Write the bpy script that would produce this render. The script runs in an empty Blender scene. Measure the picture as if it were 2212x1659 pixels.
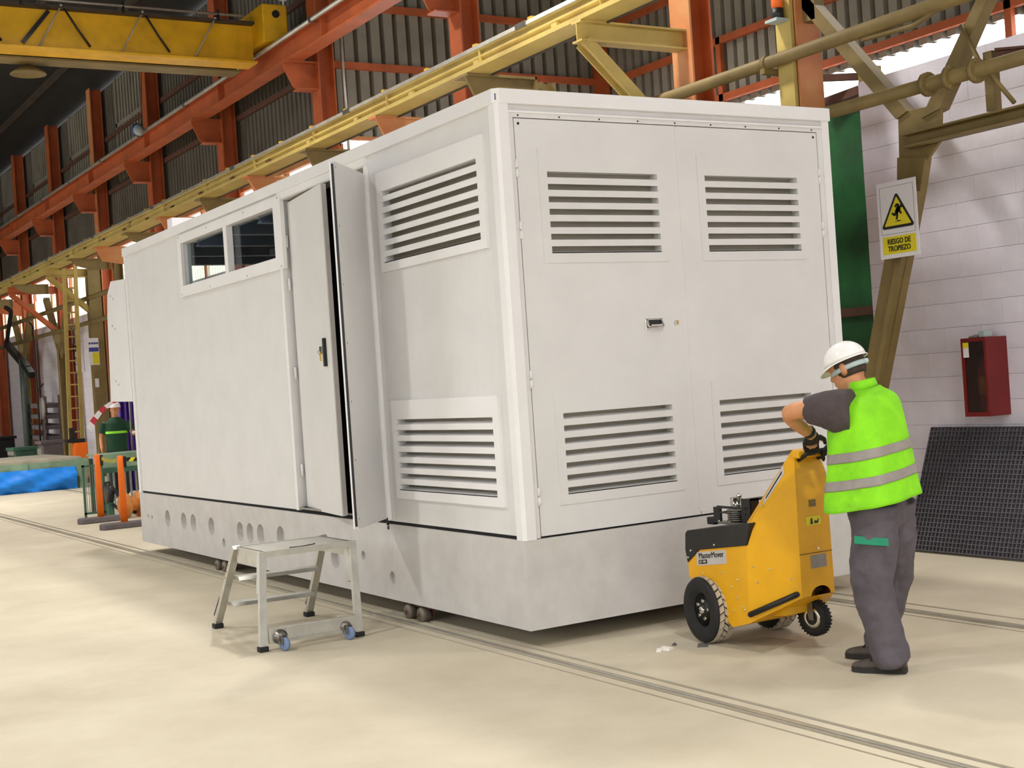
import bpy, bmesh, math, random
from mathutils import Vector, Matrix
from mathutils.geometry import delaunay_2d_cdt
random.seed(7)
scene = bpy.context.scene
COL = scene.collection

# ------------------------------------------------------------------ camera
CAM = Vector((-4.2978, -7.0794, 1.65))
RV = Vector((0.85362, -0.51654, -0.06722))
UV_ = Vector((0.05888, -0.03255, 0.99773))
FV = Vector((0.51756, 0.85564, -0.00263))
cd = bpy.data.cameras.new('camera')
cd.sensor_fit = 'HORIZONTAL'; cd.sensor_width = 36.0; cd.lens = 2939.7 * 36.0 / 2212.0
cd.clip_start = 0.1; cd.clip_end = 400
co = bpy.data.objects.new('camera', cd); COL.objects.link(co)
m3 = Matrix((RV, UV_, -FV)).transposed().to_4x4()
co.matrix_world = Matrix.Translation(CAM) @ m3
scene.camera = co

# ------------------------------------------------------------------ sky
w = bpy.data.worlds.new('sky'); scene.world = w; w.use_nodes = True
bg = w.node_tree.nodes['Background']
bg.inputs[0].default_value = (0.93, 0.97, 1.0, 1); bg.inputs[1].default_value = SKY = 3.0
scene.view_settings.view_transform = 'Standard'
scene.view_settings.look = 'None'
scene.view_settings.gamma = 1.0
scene.view_settings.use_curve_mapping = False
scene.view_settings.exposure = 0.1
LAMP_W = 260.0            # power of every high-bay lamp under the roof
LAMP_SPREAD = 125.0
LAMP_COL = (1.0, 0.965, 0.915)
# x, y, height, share of the power: hall lamps, plus unseen fill lamps added to brighten dim spots
LAMPS = [(-9.5, -12.5, 8.7, 1), (-3.0, -12.5, 8.7, 1), (2.5, -12.5, 8.7, 1), (-7.5, -6.0, 8.7, 0.8), (-1.5, -7.5, 8.7, 1), (-7.5, 1.0, 8.7, 1), (1.8, 3.5, 8.5, 0.85), (-4.5, 6.5, 8.7, 0.3),
         (-7.5, 9.0, 8.7, 1), (1.0, 9.4, 8.3, 0.8, 154), (-6.5, 18.0, 8.7, 1), (-0.6, 19.5, 6.9, 1.0), (-6.5, 28.0, 8.7, 1), (-1.6, 30.0, 6.9, 1.2), (2.9, -2.6, 6.9, 0.13), (7.2, 9.0, 8.4, 0.32), (7.2, 1.5, 8.4, 0.32)]

# ------------------------------------------------------------------ materials
def lin(c):
    c = c / 255.0
    return c / 12.92 if c <= 0.04045 else ((c + 0.055) / 1.055) ** 2.4
def rgb(c): return (lin(c[0]), lin(c[1]), lin(c[2]), 1.0)
MATS = {}
def mat(name, col, rough=0.6, metal=0.0, var=0.08, scale=6.0, bump=0.0, bscale=60.0, col2=None, stain=0.0, coat=0.0, spec=None):
    if name in MATS: return MATS[name]
    m = bpy.data.materials.new(name); m.use_nodes = True
    nt = m.node_tree; n = nt.nodes; l = nt.links
    b = n['Principled BSDF']
    b.inputs['Roughness'].default_value = rough; b.inputs['Metallic'].default_value = metal
    if coat: b.inputs['Coat Weight'].default_value = coat
    if spec is not None: b.inputs['Specular IOR Level'].default_value = spec
    tc = n.new('ShaderNodeTexCoord')
    ns = n.new('ShaderNodeTexNoise'); ns.inputs['Scale'].default_value = scale; ns.inputs['Detail'].default_value = 6; ns.inputs['Roughness'].default_value = 0.62
    l.new(tc.outputs['Object'], ns.inputs['Vector'])
    rp = n.new('ShaderNodeValToRGB')
    c = rgb(col)
    if col2 is None:
        lo = tuple(max(0, v * (1 - var * 1.6)) for v in c[:3]) + (1,); hi = tuple(min(1, v * (1 + var)) for v in c[:3]) + (1,)
    else:
        lo = rgb(col2); hi = c
    rp.color_ramp.elements[0].position = 0.32; rp.color_ramp.elements[1].position = 0.68
    rp.color_ramp.elements[0].color = lo; rp.color_ramp.elements[1].color = hi
    l.new(ns.outputs['Fac'], rp.inputs['Fac'])
    out = rp.outputs['Color']
    if stain:
        n2 = n.new('ShaderNodeTexNoise'); n2.inputs['Scale'].default_value = scale * 0.35; n2.inputs['Detail'].default_value = 9; n2.inputs['Roughness'].default_value = 0.75
        l.new(tc.outputs['Object'], n2.inputs['Vector'])
        r2 = n.new('ShaderNodeValToRGB'); r2.color_ramp.elements[0].position = 0.55; r2.color_ramp.elements[1].position = 0.75
        r2.color_ramp.elements[0].color = (0, 0, 0, 1); r2.color_ramp.elements[1].color = (stain, stain, stain, 1)
        l.new(n2.outputs['Fac'], r2.inputs['Fac'])
        mx = n.new('ShaderNodeMixRGB'); mx.blend_type = 'MULTIPLY'; mx.inputs[2].default_value = (0.42, 0.36, 0.28, 1)
        l.new(r2.outputs['Color'], mx.inputs[0]); l.new(out, mx.inputs[1]); out = mx.outputs[0]
    l.new(out, b.inputs['Base Color'])
    if bump:
        nb = n.new('ShaderNodeTexNoise'); nb.inputs['Scale'].default_value = bscale; nb.inputs['Detail'].default_value = 4
        l.new(tc.outputs['Object'], nb.inputs['Vector'])
        bp = n.new('ShaderNodeBump'); bp.inputs['Strength'].default_value = bump; bp.inputs['Distance'].default_value = 0.01
        l.new(nb.outputs['Fac'], bp.inputs['Height']); l.new(bp.outputs['Normal'], b.inputs['Normal'])
    MATS[name] = m
    return m
def emis(name, col, strength):
    m = bpy.data.materials.new(name); m.use_nodes = True
    b = m.node_tree.nodes['Principled BSDF']
    b.inputs['Base Color'].default_value = rgb(col); b.inputs['Emission Color'].default_value = rgb(col); b.inputs['Emission Strength'].default_value = strength
    return m
def sheer(name, col, keep, rough=0.05, gloss=0.12):
    """thin clear or tinted sheet: mostly see-through, partly a tinted glossy skin"""
    m = bpy.data.materials.new(name); m.use_nodes = True
    nt = m.node_tree; n = nt.nodes; l = nt.links
    for x in list(n): n.remove(x)
    o = n.new('ShaderNodeOutputMaterial'); t = n.new('ShaderNodeBsdfTransparent'); t.inputs[0].default_value = rgb(col)
    g = n.new('ShaderNodeBsdfGlossy'); g.inputs['Roughness'].default_value = rough
    df = n.new('ShaderNodeBsdfTranslucent'); df.inputs[0].default_value = rgb(col)
    a = n.new('ShaderNodeMixShader'); a.inputs[0].default_value = 1 - keep; l.new(t.outputs[0], a.inputs[1]); l.new(df.outputs[0], a.inputs[2])
    c = n.new('ShaderNodeMixShader'); c.inputs[0].default_value = gloss; l.new(a.outputs[0], c.inputs[1]); l.new(g.outputs[0], c.inputs[2])
    l.new(c.outputs[0], o.inputs[0])
    return m

M = dict(
  white=mat('white_paint', (224, 222, 221), 0.42, var=0.025, scale=3.0, bump=0.02, bscale=220),
  white_trim=mat('white_trim_paint', (238, 236, 236), 0.38, var=0.02, scale=3.0),
  concrete=mat('pale_concrete', (206, 202, 199), 0.75, var=0.05, scale=5.0, bump=0.12, bscale=90, stain=0.12),
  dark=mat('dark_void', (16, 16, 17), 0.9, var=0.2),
  blueint=mat('dark_blue_steel', (112, 126, 150), 0.4, var=0.15),
  alu=mat('aluminium', (196, 194, 186), 0.38, 0.75, var=0.08, scale=9, stain=0.25),
  steel=mat('bare_steel', (150, 146, 140), 0.35, 0.9, var=0.15, scale=12),
  railsteel=mat('worn_rail_steel', (205, 200, 190), 0.32, 0.55, var=0.12, scale=5, stain=0.3),
  chrome=mat('chrome', (215, 213, 205), 0.15, 1.0, var=0.03),
  black=mat('black_plastic', (22, 21, 22), 0.5, var=0.2, scale=20),
  blackmetal=mat('black_coated_steel', (28, 27, 27), 0.38, var=0.2, scale=14),
  rubber=mat('black_rubber', (30, 29, 29), 0.72, var=0.2, scale=25, bump=0.1),
  greytyre=mat('dusty_tyre_tread', (186, 174, 154), 0.85, var=0.1, scale=30),
  yellow=mat('yellow_powder_coat', (234, 172, 0), 0.42, var=0.05, scale=5, bump=0.05, bscale=300),
  cyellow=mat('crane_yellow', (226, 172, 18), 0.5, var=0.12, scale=2.5, stain=0.35),
  olive=mat('dusty_yellow_paint', (202, 178, 98), 0.55, var=0.14, scale=1.6, col2=(176, 150, 84), stain=0.45),
  beige=mat('beige_steel_paint', (130, 110, 64), 0.6, var=0.16, scale=2.2, stain=0.3),
  orange=mat('orange_steel_paint', (184, 92, 48), 0.55, var=0.15, scale=1.8, stain=0.3),
  orangedust=mat('faded_orange_steel_paint', (206, 150, 96), 0.6, var=0.15, scale=1.5, col2=(196, 110, 62), stain=0.3),
  clip=mat('yellow_clip_paint', (214, 170, 40), 0.6, var=0.12),
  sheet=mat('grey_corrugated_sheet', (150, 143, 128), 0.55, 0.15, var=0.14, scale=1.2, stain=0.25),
  sheetdark=mat('dim_corrugated_sheet', (104, 98, 86), 0.6, 0.1, var=0.16, scale=1.2, stain=0.3),  # darker copy of the grey sheet, dimness of the upper wall painted in
  ribdark=mat('dark_rib_sheet', (66, 56, 46), 0.7, var=0.2, scale=2),
  blockw=mat('white_painted_block', (238, 233, 244), 0.85, var=0.04, scale=3.5, bump=0.35, bscale=55, stain=0.18),
  mortar=mat('white_painted_mortar', (232, 226, 237), 0.9, var=0.06, scale=8, bump=0.3),
  floor=mat('dusty_concrete_floor', (210, 200, 178), 0.82, var=0.06, scale=0.9, col2=(192, 181, 158), bump=0.25, bscale=45, stain=0.22),
  roof=mat('dark_roof_sheet', (24, 22, 20), 0.7, var=0.2, scale=1.5),
  green=mat('green_painted_sheet', (22, 92, 44), 0.55, var=0.3, scale=1.8, stain=0.4),
  red=mat('red_box_paint', (116, 15, 13), 0.45, var=0.1, scale=5),
  redex=mat('red_extinguisher_paint', (186, 34, 30), 0.25, var=0.05),
  grating=mat('dark_grp_grating', (98, 95, 102), 0.6, var=0.12, scale=15),
  signw=mat('sign_white', (236, 232, 236), 0.5, var=0.02),
  signy=mat('sign_yellow', (232, 216, 30), 0.5, var=0.03),
  signk=mat('sign_black', (20, 20, 16), 0.5, var=0.05),
  signb=mat('sign_blue', (60, 70, 150), 0.5, var=0.05),
  labelg=mat('label_silver', (196, 190, 186), 0.5, var=0.05),
  skin=mat('tanned_skin', (205, 142, 98), 0.55, var=0.08, scale=14),
  vest=mat('hi_vis_yellow_green', (140, 226, 6), 0.75, var=0.06, scale=9, col2=(122, 204, 8), bump=0.35, bscale=12, stain=0.55),
  strip=mat('grey_reflective_tape', (146, 138, 132), 0.45, var=0.08, scale=20),
  shirt=mat('dark_brown_grey_shirt', (74, 63, 64), 0.85, var=0.12, scale=14, bump=0.15, bscale=40),
  trouser=mat('grey_work_trousers', (88, 81, 88), 0.85, var=0.14, scale=10, bump=0.35, bscale=22, stain=0.18),
  teal=mat('green_pocket_flap', (18, 132, 96), 0.7, var=0.08),
  boot=mat('brown_grey_work_shoe', (78, 70, 62), 0.7, var=0.2, scale=22),
  sole=mat('dark_shoe_sole', (44, 40, 38), 0.8, var=0.1),
  hair=mat('short_dark_hair', (62, 48, 40), 0.8, var=0.2, scale=40),
  helmet=mat('white_helmet_shell', (244, 242, 240), 0.22, var=0.01, coat=0.3),
  glove=mat('black_work_glove', (26, 24, 24), 0.8, var=0.2, scale=30),
  greyplastic=mat('pale_grey_plastic', (176, 190, 190), 0.5, var=0.05),
  brick=mat('tan_patch', (206, 176, 130), 0.9, var=0.1),
  caster_blue=mat('blue_grey_polyurethane', (120, 140, 176), 0.5, var=0.08),
  tarp=mat('blue_tarpaulin', (20, 136, 240), 0.5, var=0.12, scale=2.2, bump=0.2, bscale=6),
  palegreen=mat('pale_green_paint', (132, 160, 132), 0.6, var=0.2, scale=3, stain=0.5),
  machgreen=mat('dull_green_machine_paint', (62, 104, 84), 0.6, var=0.2, scale=4, stain=0.3),
  tabletop=mat('worn_bench_top', (176, 168, 150), 0.7, var=0.12, scale=3),
  orangepl=mat('orange_plastic', (250, 116, 10), 0.5, var=0.04),
  greybase=mat('grey_rubber_base', (104, 96, 98), 0.8, var=0.1),
  wood=mat('plywood_reel', (206, 130, 58), 0.7, var=0.15, scale=8),
  purple=mat('purple_curtain', (74, 40, 140), 0.6, var=0.15, scale=4),
  greenshirt=mat('dark_green_tee', (22, 66, 44), 0.85, var=0.12),
  limestrip=mat('lime_chest_band', (150, 240, 60), 0.6, var=0.03),
  navy=mat('dark_trousers', (44, 42, 50), 0.85, var=0.12),
  redtape=mat('red_tape', (200, 50, 70), 0.5, var=0.03),
  bluemotor=mat('blue_motor_paint', (60, 84, 150), 0.5, var=0.1),
  paper=mat('white_paper_scrap', (236, 230, 222), 0.8, var=0.03),
  mplate=mat('dull_floor_plate', (172, 162, 140), 0.7, var=0.1, scale=6),
  drill=mat('grey_green_machine_paint', (72, 82, 74), 0.5, var=0.2, scale=5),
  dullsteel=mat('dull_worn_steel', (128, 118, 106), 0.55, 0.3, var=0.15, scale=14),
  navylabel=mat('navy_label', (36, 36, 70), 0.5, var=0.05),
  lampshell=mat('lamp_housing', (120, 120, 120), 0.4, 0.6, var=0.05),
  brown=mat('brown_rust_cable', (96, 62, 46), 0.7, var=0.15),
)
M['glass'] = sheer('window_glass', (236, 242, 246), 0.97)
M['extglass'] = sheer('cabinet_glass', (205, 178, 170), 0.97, gloss=0.06)
M['translucent'] = sheer('translucent_sheet', (242, 236, 214), 0.45, gloss=0.04, rough=0.4)
M['lampglow'] = emis('lamp_glow', (255, 240, 214), 9.0)
M['beacon'] = mat('orange_beacon', (250, 110, 20), 0.3, var=0.03)

# ------------------------------------------------------------------ mesh building
def frame_from(d):
    d = d.normalized(); a = Vector((0, 0, 1)) if abs(d.z) < 0.95 else Vector((1, 0, 0))
    u = d.cross(a).normalized(); return u, d.cross(u).normalized()
class MB:
    """collects world-space geometry and links it as one mesh object"""
    def __init__(s): s.v = []; s.f = []; s.sm = []
    def add(s, vs, fs, smooth=False):
        o = len(s.v); s.v += [tuple(p) for p in vs]
        for f in fs: s.f.append(tuple(i + o for i in f)); s.sm.append(smooth)
        return s
    def box(s, x0, x1, y0, y1, z0, z1):
        return s.add([(x0,y0,z0),(x1,y0,z0),(x1,y1,z0),(x0,y1,z0),(x0,y0,z1),(x1,y0,z1),(x1,y1,z1),(x0,y1,z1)],
                     [(0,3,2,1),(4,5,6,7),(0,1,5,4),(1,2,6,5),(2,3,7,6),(3,0,4,7)])
    def hexa(s, a, b):
        """two matching polygons joined into a solid"""
        n = len(a); vs = list(a) + list(b)
        return s.add(vs, [tuple(range(n))[::-1], tuple(range(n, 2*n))] + [(i, (i+1) % n, (i+1) % n + n, i + n) for i in range(n)])
    def ext(s, poly, axis, lo, hi):
        """polygon in the two other axes, extruded along axis"""
        def p(q, h):
            return (h, q[0], q[1]) if axis == 'x' else ((q[0], h, q[1]) if axis == 'y' else (q[0], q[1], h))
        return s.hexa([p(q, lo) for q in poly], [p(q, hi) for q in poly])
    def bar(s, a, b, wd, ht, up=(0, 0, 1)):
        a = Vector(a); b = Vector(b); d = (b - a).normalized(); up = Vector(up)
        u = d.cross(up)
        if u.length < 1e-4: u = d.cross(Vector((1, 0, 0)))
        u.normalize(); v = u.cross(d).normalized()
        q = [(-wd/2, -ht/2), (wd/2, -ht/2), (wd/2, ht/2), (-wd/2, ht/2)]
        return s.hexa([a + u*x + v*y for x, y in q], [b + u*x + v*y for x, y in q])
    def hbeam(s, a, b, wd, ht, up=(0, 0, 1), tf=0.018, tw=0.014):
        """H or I profile: flanges top and bottom across 'up'"""
        a = Vector(a); b = Vector(b); up = Vector(up).normalized(); d = (b - a).normalized()
        up = (up - d * up.dot(d)).normalized()
        s.bar(a + up*(ht/2 - tf/2), b + up*(ht/2 - tf/2), wd, tf, up); s.bar(a - up*(ht/2 - tf/2), b - up*(ht/2 - tf/2), wd, tf, up)
        return s.bar(a, b, tw, ht - 2*tf, up)
    def cyl(s, a, b, r, n=16, r2=None, caps=True, smooth=True):
        a = Vector(a); b = Vector(b); r2 = r if r2 is None else r2
        u, v = frame_from(b - a); o = []
        for c, rr in ((a, r), (b, r2)):
            o += [c + u*(rr*math.cos(2*math.pi*i/n)) + v*(rr*math.sin(2*math.pi*i/n)) for i in range(n)]
        s.add(o, [(i, (i+1) % n, (i+1) % n + n, i + n) for i in range(n)], smooth)
        if caps:
            k = len(s.v) - 2*n
            s.f.append(tuple(range(k, k+n))[::-1]); s.sm.append(False); s.f.append(tuple(range(k+n, k+2*n))); s.sm.append(False)
        return s
    def tube(s, pts, r, n=8, closed=False):
        pts = [Vector(p) for p in pts]; rings = []; m = len(pts); ref = None
        for i, p in enumerate(pts):
            d = (pts[min(i+1, m-1)] - pts[max(i-1, 0)]).normalized()
            if ref is None: u, v = frame_from(d)
            else:
                u = (ref - d*ref.dot(d)).normalized(); v = d.cross(u)
            ref = u; rr = r[i] if isinstance(r, (list, tuple)) else r
            rings.append([p + u*(rr*math.cos(2*math.pi*k/n)) + v*(rr*math.sin(2*math.pi*k/n)) for k in range(n)])
        return s.loft(rings)
    def loft(s, rings, caps=True, smooth=True):
        n = len(rings[0]); vs = [p for r in rings for p in r]; fs = []
        for j in range(len(rings) - 1):
            for i in range(n):
                fs.append((j*n + i, j*n + (i+1) % n, (j+1)*n + (i+1) % n, (j+1)*n + i))
        if caps: fs += [tuple(range(n))[::-1], tuple(range((len(rings)-1)*n, len(rings)*n))]
        return s.add(vs, fs, smooth)
    def lathe(s, c, axis, prof, n=24, smooth=True):
        """prof: list of (distance along axis, radius)"""
        c = Vector(c); ax = Vector(axis).normalized(); u, v = frame_from(ax)
        rings = [[c + ax*h + u*(r*math.cos(2*math.pi*i/n)) + v*(r*math.sin(2*math.pi*i/n)) for i in range(n)] for h, r in prof]
        return s.loft(rings, True, smooth)
    def ball(s, c, r, n=12, sc=(1, 1, 1)):
        c = Vector(c); rings = []
        for j in range(1, n//2 + 1):
            t = math.pi * j / (n//2 + 1)
            rings.append([c + Vector((r*sc[0]*math.sin(t)*math.cos(2*math.pi*i/n), r*sc[1]*math.sin(t)*math.sin(2*math.pi*i/n), r*sc[2]*math.cos(t))) for i in range(n)][::-1])
        return s.loft(rings)
    def build(s, name, m, parent=None, bevel=0.0, subsurf=0, autosmooth=True):
        org = Vector((0, 0, 0)); q = parent
        while q is not None: org = org + q.location; q = q.parent
        me = bpy.data.meshes.new(name)
        me.from_pydata([tuple(Vector(p) - org) for p in s.v], [], s.f); me.validate()
        bm = bmesh.new(); bm.from_mesh(me)
        bmesh.ops.recalc_face_normals(bm, faces=bm.faces); bm.to_mesh(me); bm.free()
        if len(me.polygons) == len(s.sm): me.polygons.foreach_set('use_smooth', s.sm)
        me.materials.append(M[m] if isinstance(m, str) else m)
        o = bpy.data.objects.new(name, me); COL.objects.link(o)
        if parent is not None: o.parent = parent
        if bevel:
            b = o.modifiers.new('bevel', 'BEVEL'); b.width = bevel; b.segments = 2; b.limit_method = 'ANGLE'; b.angle_limit = 0.7
        if subsurf:
            b = o.modifiers.new('smooth', 'SUBSURF'); b.levels = subsurf; b.render_levels = subsurf
        return o
def thing(name, label, cat, loc=(0, 0, 0), group=None):
    o = bpy.data.objects.new(name, None); COL.objects.link(o); o.location = loc; o.empty_display_size = 0.1
    o['label'] = label; o['category'] = cat
    if group: o['group'] = group
    return o
def tag(o, label, cat, group=None):
    o['label'] = label; o['category'] = cat
    if group: o['group'] = group
    return o
def root_at(o, loc):
    """move a one-mesh thing's origin to its base"""
    d = Vector(loc)
    o.data.transform(Matrix.Translation(-d)); o.location = d
    return o
def struct(o, label=None):
    o['kind'] = 'structure'
    if label: o['label'] = label
    return o
def copy_tree(o, parent=None, loc=None):
    c = o.copy(); COL.objects.link(c); c.parent = parent
    if loc is not None: c.location = loc
    for ch in list(o.children): copy_tree(ch, c)
    return c
def text_mesh(name, body, m, origin, xdir, updir, size, parent=None, align='CENTER', depth=0.0015, bold=0.0, sx=1.0):
    """lettering as a thin solid, built flat in the plane of xdir and updir"""
    cu = bpy.data.curves.new(name, 'FONT'); cu.body = body; cu.size = size; cu.align_x = align; cu.align_y = 'CENTER'; cu.extrude = depth; cu.offset = bold; cu.resolution_u = 3
    t = bpy.data.objects.new(name, cu); COL.objects.link(t)
    me = bpy.data.meshes.new_from_object(t, depsgraph=None); bpy.data.objects.remove(t); bpy.data.curves.remove(cu)
    X = Vector(xdir).normalized(); Y = Vector(updir).normalized(); Z = X.cross(Y).normalized()
    org = Vector((0, 0, 0)); q = parent
    while q is not None: org = org + q.location; q = q.parent
    o3 = Vector(origin) - org
    for v in me.vertices:
        p = v.co.copy(); v.co = o3 + X*(p.x*sx) + Y*p.y + Z*p.z
    me.materials.clear(); me.materials.append(M[m])
    o = bpy.data.objects.new(name, me); COL.objects.link(o); o.parent = parent
    return o
def corr(mb, a, b, z0, z1, pitch=0.24, depth=0.035, nrm=(1, 0, 0), flat=0.6):
    """trapezoidal sheet between two plan points, ribs upright; depth goes along nrm"""
    a = Vector((a[0], a[1], 0)); b = Vector((b[0], b[1], 0)); L = (b - a).length; d = (b - a) / L; nv = Vector(nrm)
    prof = []; t = 0.0
    while t < L - 1e-6:
        for dt, h in ((0, 0), (pitch*flat, 0), (pitch*(flat + 0.08), depth), (pitch*(0.92), depth)):
            if t + dt <= L: prof.append((t + dt, h))
        t += pitch
    prof.append((L, 0))
    vs = []; fs = []
    for t, h in prof:
        p = a + d*t + nv*h; vs += [(p.x, p.y, z0), (p.x, p.y, z1)]
    for i in range(len(prof) - 1): fs.append((2*i, 2*i+2, 2*i+3, 2*i+1))
    return mb.add(vs, fs)
# ================================================================== the hall
TRX = (0.0236, 2.3222)          # centre lines of the two floor tracks
TW = 0.085                      # half width of a track slot
Y0, Y1 = -16.0, 44.0
XL, XR = -15.0, 10.0
XW = 4.8                        # inner block wall and upper hall wall
ZE = 9.4                        # eaves
fl = MB()
GROOVES = [(-0.192, -0.174, 0.022, 'brown'), (-0.112, -0.070, 0.035, 'ribdark'), (-0.054, -0.026, 0.045, 'ribdark'), (0.029, 0.064, 0.016, 'ribdark'),
           (2.206, 2.232, 0.02, 'ribdark'), (2.270, 2.312, 0.045, 'ribdark'), (2.330, 2.388, 0.045, 'ribdark'), (2.500, 2.536, 0.02, 'ribdark')]
xx = XL
for a, b, dp, m_ in GROOVES:
    fl.box(xx, a, Y0, Y1, -0.25, 0.0); fl.box(a, b, Y0, Y1, -0.25, -dp-0.004); xx = b
fl.box(xx, XR+0.4, Y0, Y1, -0.25, 0.0)
FLOOR = struct(fl.build('floor', 'floor'), 'dusty beige concrete floor with two sunken steel tracks')
for a, b, dp, m_ in GROOVES:
    g = MB(); g.box(a, b, Y0, Y1, -dp-0.004, -dp); g.build('track_groove', m_, FLOOR)
for a, b in ((-0.070, -0.054), (2.312, 2.330)):
    g = MB(); g.box(a, b, Y0, Y1, -0.0005, 0.004); g.build('track_rail', 'railsteel', FLOOR)

# --- right block wall: courses of separate blocks where the photograph shows them
WY0, WY1, WZ = -1.55, 1.65, 4.1
back = MB(); back.box(XW+0.012, XW+0.2, Y0, WY1-0.01, 0, WZ-0.01)
WR = struct(back.build('wall_right', 'mortar'), 'white painted block wall behind the worker')
pl = MB(); pl.box(XW, XW+0.02, Y0, WY0, 0, WZ); pl.build('plain_block_face', 'blockw', WR)
BH, BL = 0.205, 0.40
def block_mesh(L):
    b = MB(); b.box(0, 0.05, 0.0005, L-0.0005, 0.0012, BH-0.0012); o = b.build('block', 'blockw', None, bevel=0.0022)
    me = o.data; mods = o; return o
protos = {}
nrow = int(round(WZ/BH))
for r in range(nrow):
    y = WY1; first = BL if r % 2 == 0 else BL/2
    L = first
    while y > WY0 + 0.02:
        L2 = min(L, y - WY0); key = round(L2, 3)
        if key not in protos:
            o = block_mesh(L2); protos[key] = o
        else:
            o = protos[key].copy(); COL.objects.link(o)
        o.parent = WR; o.location = (XW + random.uniform(-0.002, 0.001), y - L2, r*BH)
        y -= L2; L = BL
# --- far stretch of the same wall beyond the kiosk: block pattern by material
def blockpat():
    m = bpy.data.materials.new('white_block_far'); m.use_nodes = True; n = m.node_tree.nodes; l = m.node_tree.links
    b = n['Principled BSDF']; b.inputs['Roughness'].default_value = 0.85
    tc = n.new('ShaderNodeTexCoord'); mp = n.new('ShaderNodeMapping'); mp.inputs['Rotation'].default_value = (math.pi/2, 0, math.pi/2)
    sp = n.new('ShaderNodeSeparateXYZ'); cb = n.new('ShaderNodeCombineXYZ'); l.new(tc.outputs['Object'], sp.inputs[0]); l.new(sp.outputs['Y'], cb.inputs['X']); l.new(sp.outputs['Z'], cb.inputs['Y'])
    br = n.new('ShaderNodeTexBrick'); br.inputs['Scale'].default_value = 1.0; br.inputs['Brick Width'].default_value = 0.4; br.inputs['Row Height'].default_value = 0.205; br.inputs['Mortar Size'].default_value = 0.004
    br.inputs['Color1'].default_value = rgb((232, 224, 230)); br.inputs['Color2'].default_value = rgb((227, 218, 224)); br.inputs['Mortar'].default_value = rgb((206, 195, 198))
    l.new(cb.outputs[0], br.inputs['Vector']); l.new(br.outputs['Color'], b.inputs['Base Color']); return m
M['blockfar'] = blockpat()
b = MB(); b.box(XW, XW+0.2, 12.75, Y1, 0, 4.1)
WF = struct(b.build('wall_right', 'blockfar'), 'white painted block wall far behind the columns')
# window band over it: white mullions and translucent ribbed sheet
WB = struct(MB().box(XW+0.02, XW+0.12, 12.75, Y1, 4.1, 4.16).build('window_1', 'white_trim'), 'long bright window band over the far block wall')
y = 12.9
while y < Y1 - 1:
    MB().box(XW+0.02, XW+0.1, y-0.04, y+0.04, 4.1, 5.55).build('mullion', 'orangedust', WB)
    s = MB(); corr(s, (XW+0.05, y+0.04), (XW+0.05, y+2.23), 4.16, 5.0, 0.15, 0.03); s.build('translucent_pane', 'translucent', WB)
    y += 2.27
# upper cladding over the band, one sheet per bay, between the columns
UW = struct(MB().box(XW-0.02, XW+0.06, 12.75, Y1, 5.5, 5.6).build('wall_right', 'orangedust'), 'dim corrugated upper wall between the orange columns')
for k in range(2, 9):
    ya = 3.63 + 4.54*k; yb = ya + 4.54
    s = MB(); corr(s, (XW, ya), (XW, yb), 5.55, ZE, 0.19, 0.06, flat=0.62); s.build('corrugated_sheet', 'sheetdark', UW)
    for z in (6.86, 8.15):
        MB().box(XW-0.07, XW-0.005, ya+0.1, yb-0.1, z-0.05, z+0.05).build('sheeting_rail', 'brown', UW)
    if k >= 4:    # tall framed translucent panel in the farther bays, seen as pale ribs
        fr = MB().box(XW-0.05, XW+0.0, ya+0.5, ya+0.62, 7.0, ZE).box(XW-0.05, XW, ya+3.3, ya+3.42, 7.0, ZE).box(XW-0.05, XW, ya+0.5, ya+3.42, 8.25, 8.35)
        f = fr.build('panel_frame', 'sheet', UW)
        s = MB(); 
        n = 11
        for i in range(n):
            yy = ya + 0.68 + i*0.235
            MB().box(XW-0.04, XW-0.01, yy, yy+0.12, 7.0, ZE-0.05).build('pale_slat', 'sheet', f)
# cross wall closing the side aisle behind the kiosk
CW = struct(MB().box(4.75, XR, 12.72, 12.80, 5.66, 5.72).build('wall_back', 'orangedust'), 'grey corrugated cross wall with orange rails')
s = MB(); corr(s, (4.75, 12.74), (XR, 12.74), 5.70, 9.3, 0.24, 0.11, (0, 1, 0), 0.66); s.build('corrugated_sheet', 'sheet', CW)
for z in (6.84, 7.80): MB().box(4.75, XR, 12.66, 12.74, z-0.055, z+0.055).build('sheeting_rail', 'orange', CW)
MB().cyl((4.88, 12.6, 4.5), (4.88, 12.6, 9.3), 0.025, 8).build('conduit', 'railsteel', CW)
MB().box(9.78, 10.0, 12.52, 12.72, 0, 9.3).build('corner_post', 'orange', CW)
b = MB(); b.box(4.95, XR, 12.9, 13.1, 0, 2.6); b.build('low_block_panel', 'blockfar', CW)
# outer wall of the aisle: low block wall, open window band, cladding above
OW = struct(MB().box(XR, XR+0.2, Y0, 12.8, 0, 4.2).build('wall_outer', 'blockfar'), 'outer aisle wall with bright window band under grey cladding')
s = MB(); corr(s, (XR, Y0), (XR, 12.7), 5.74, 9.3, 0.24, 0.11, flat=0.62); s.build('corrugated_sheet', 'sheet', OW)
for z in (6.78, 7.75, 5.88): MB().box(XR-0.1, XR-0.01, Y0, 12.6, z-0.055, z+0.055).build('sheeting_rail', 'orange', OW)
for y in (8.06, 9.45, 4.0, -0.5): MB().box(XR-0.1, XR-0.02, y-0.05, y+0.05, 4.2, 6.84).build('window_post', 'orange', OW)
for ya in (2.4,): 
    s = MB(); corr(s, (XR+0.02, ya), (XR+0.02, ya+1.3), 4.5, 5.76, 0.15, 0.03); s.build('translucent_pane', 'translucent', OW)
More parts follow.
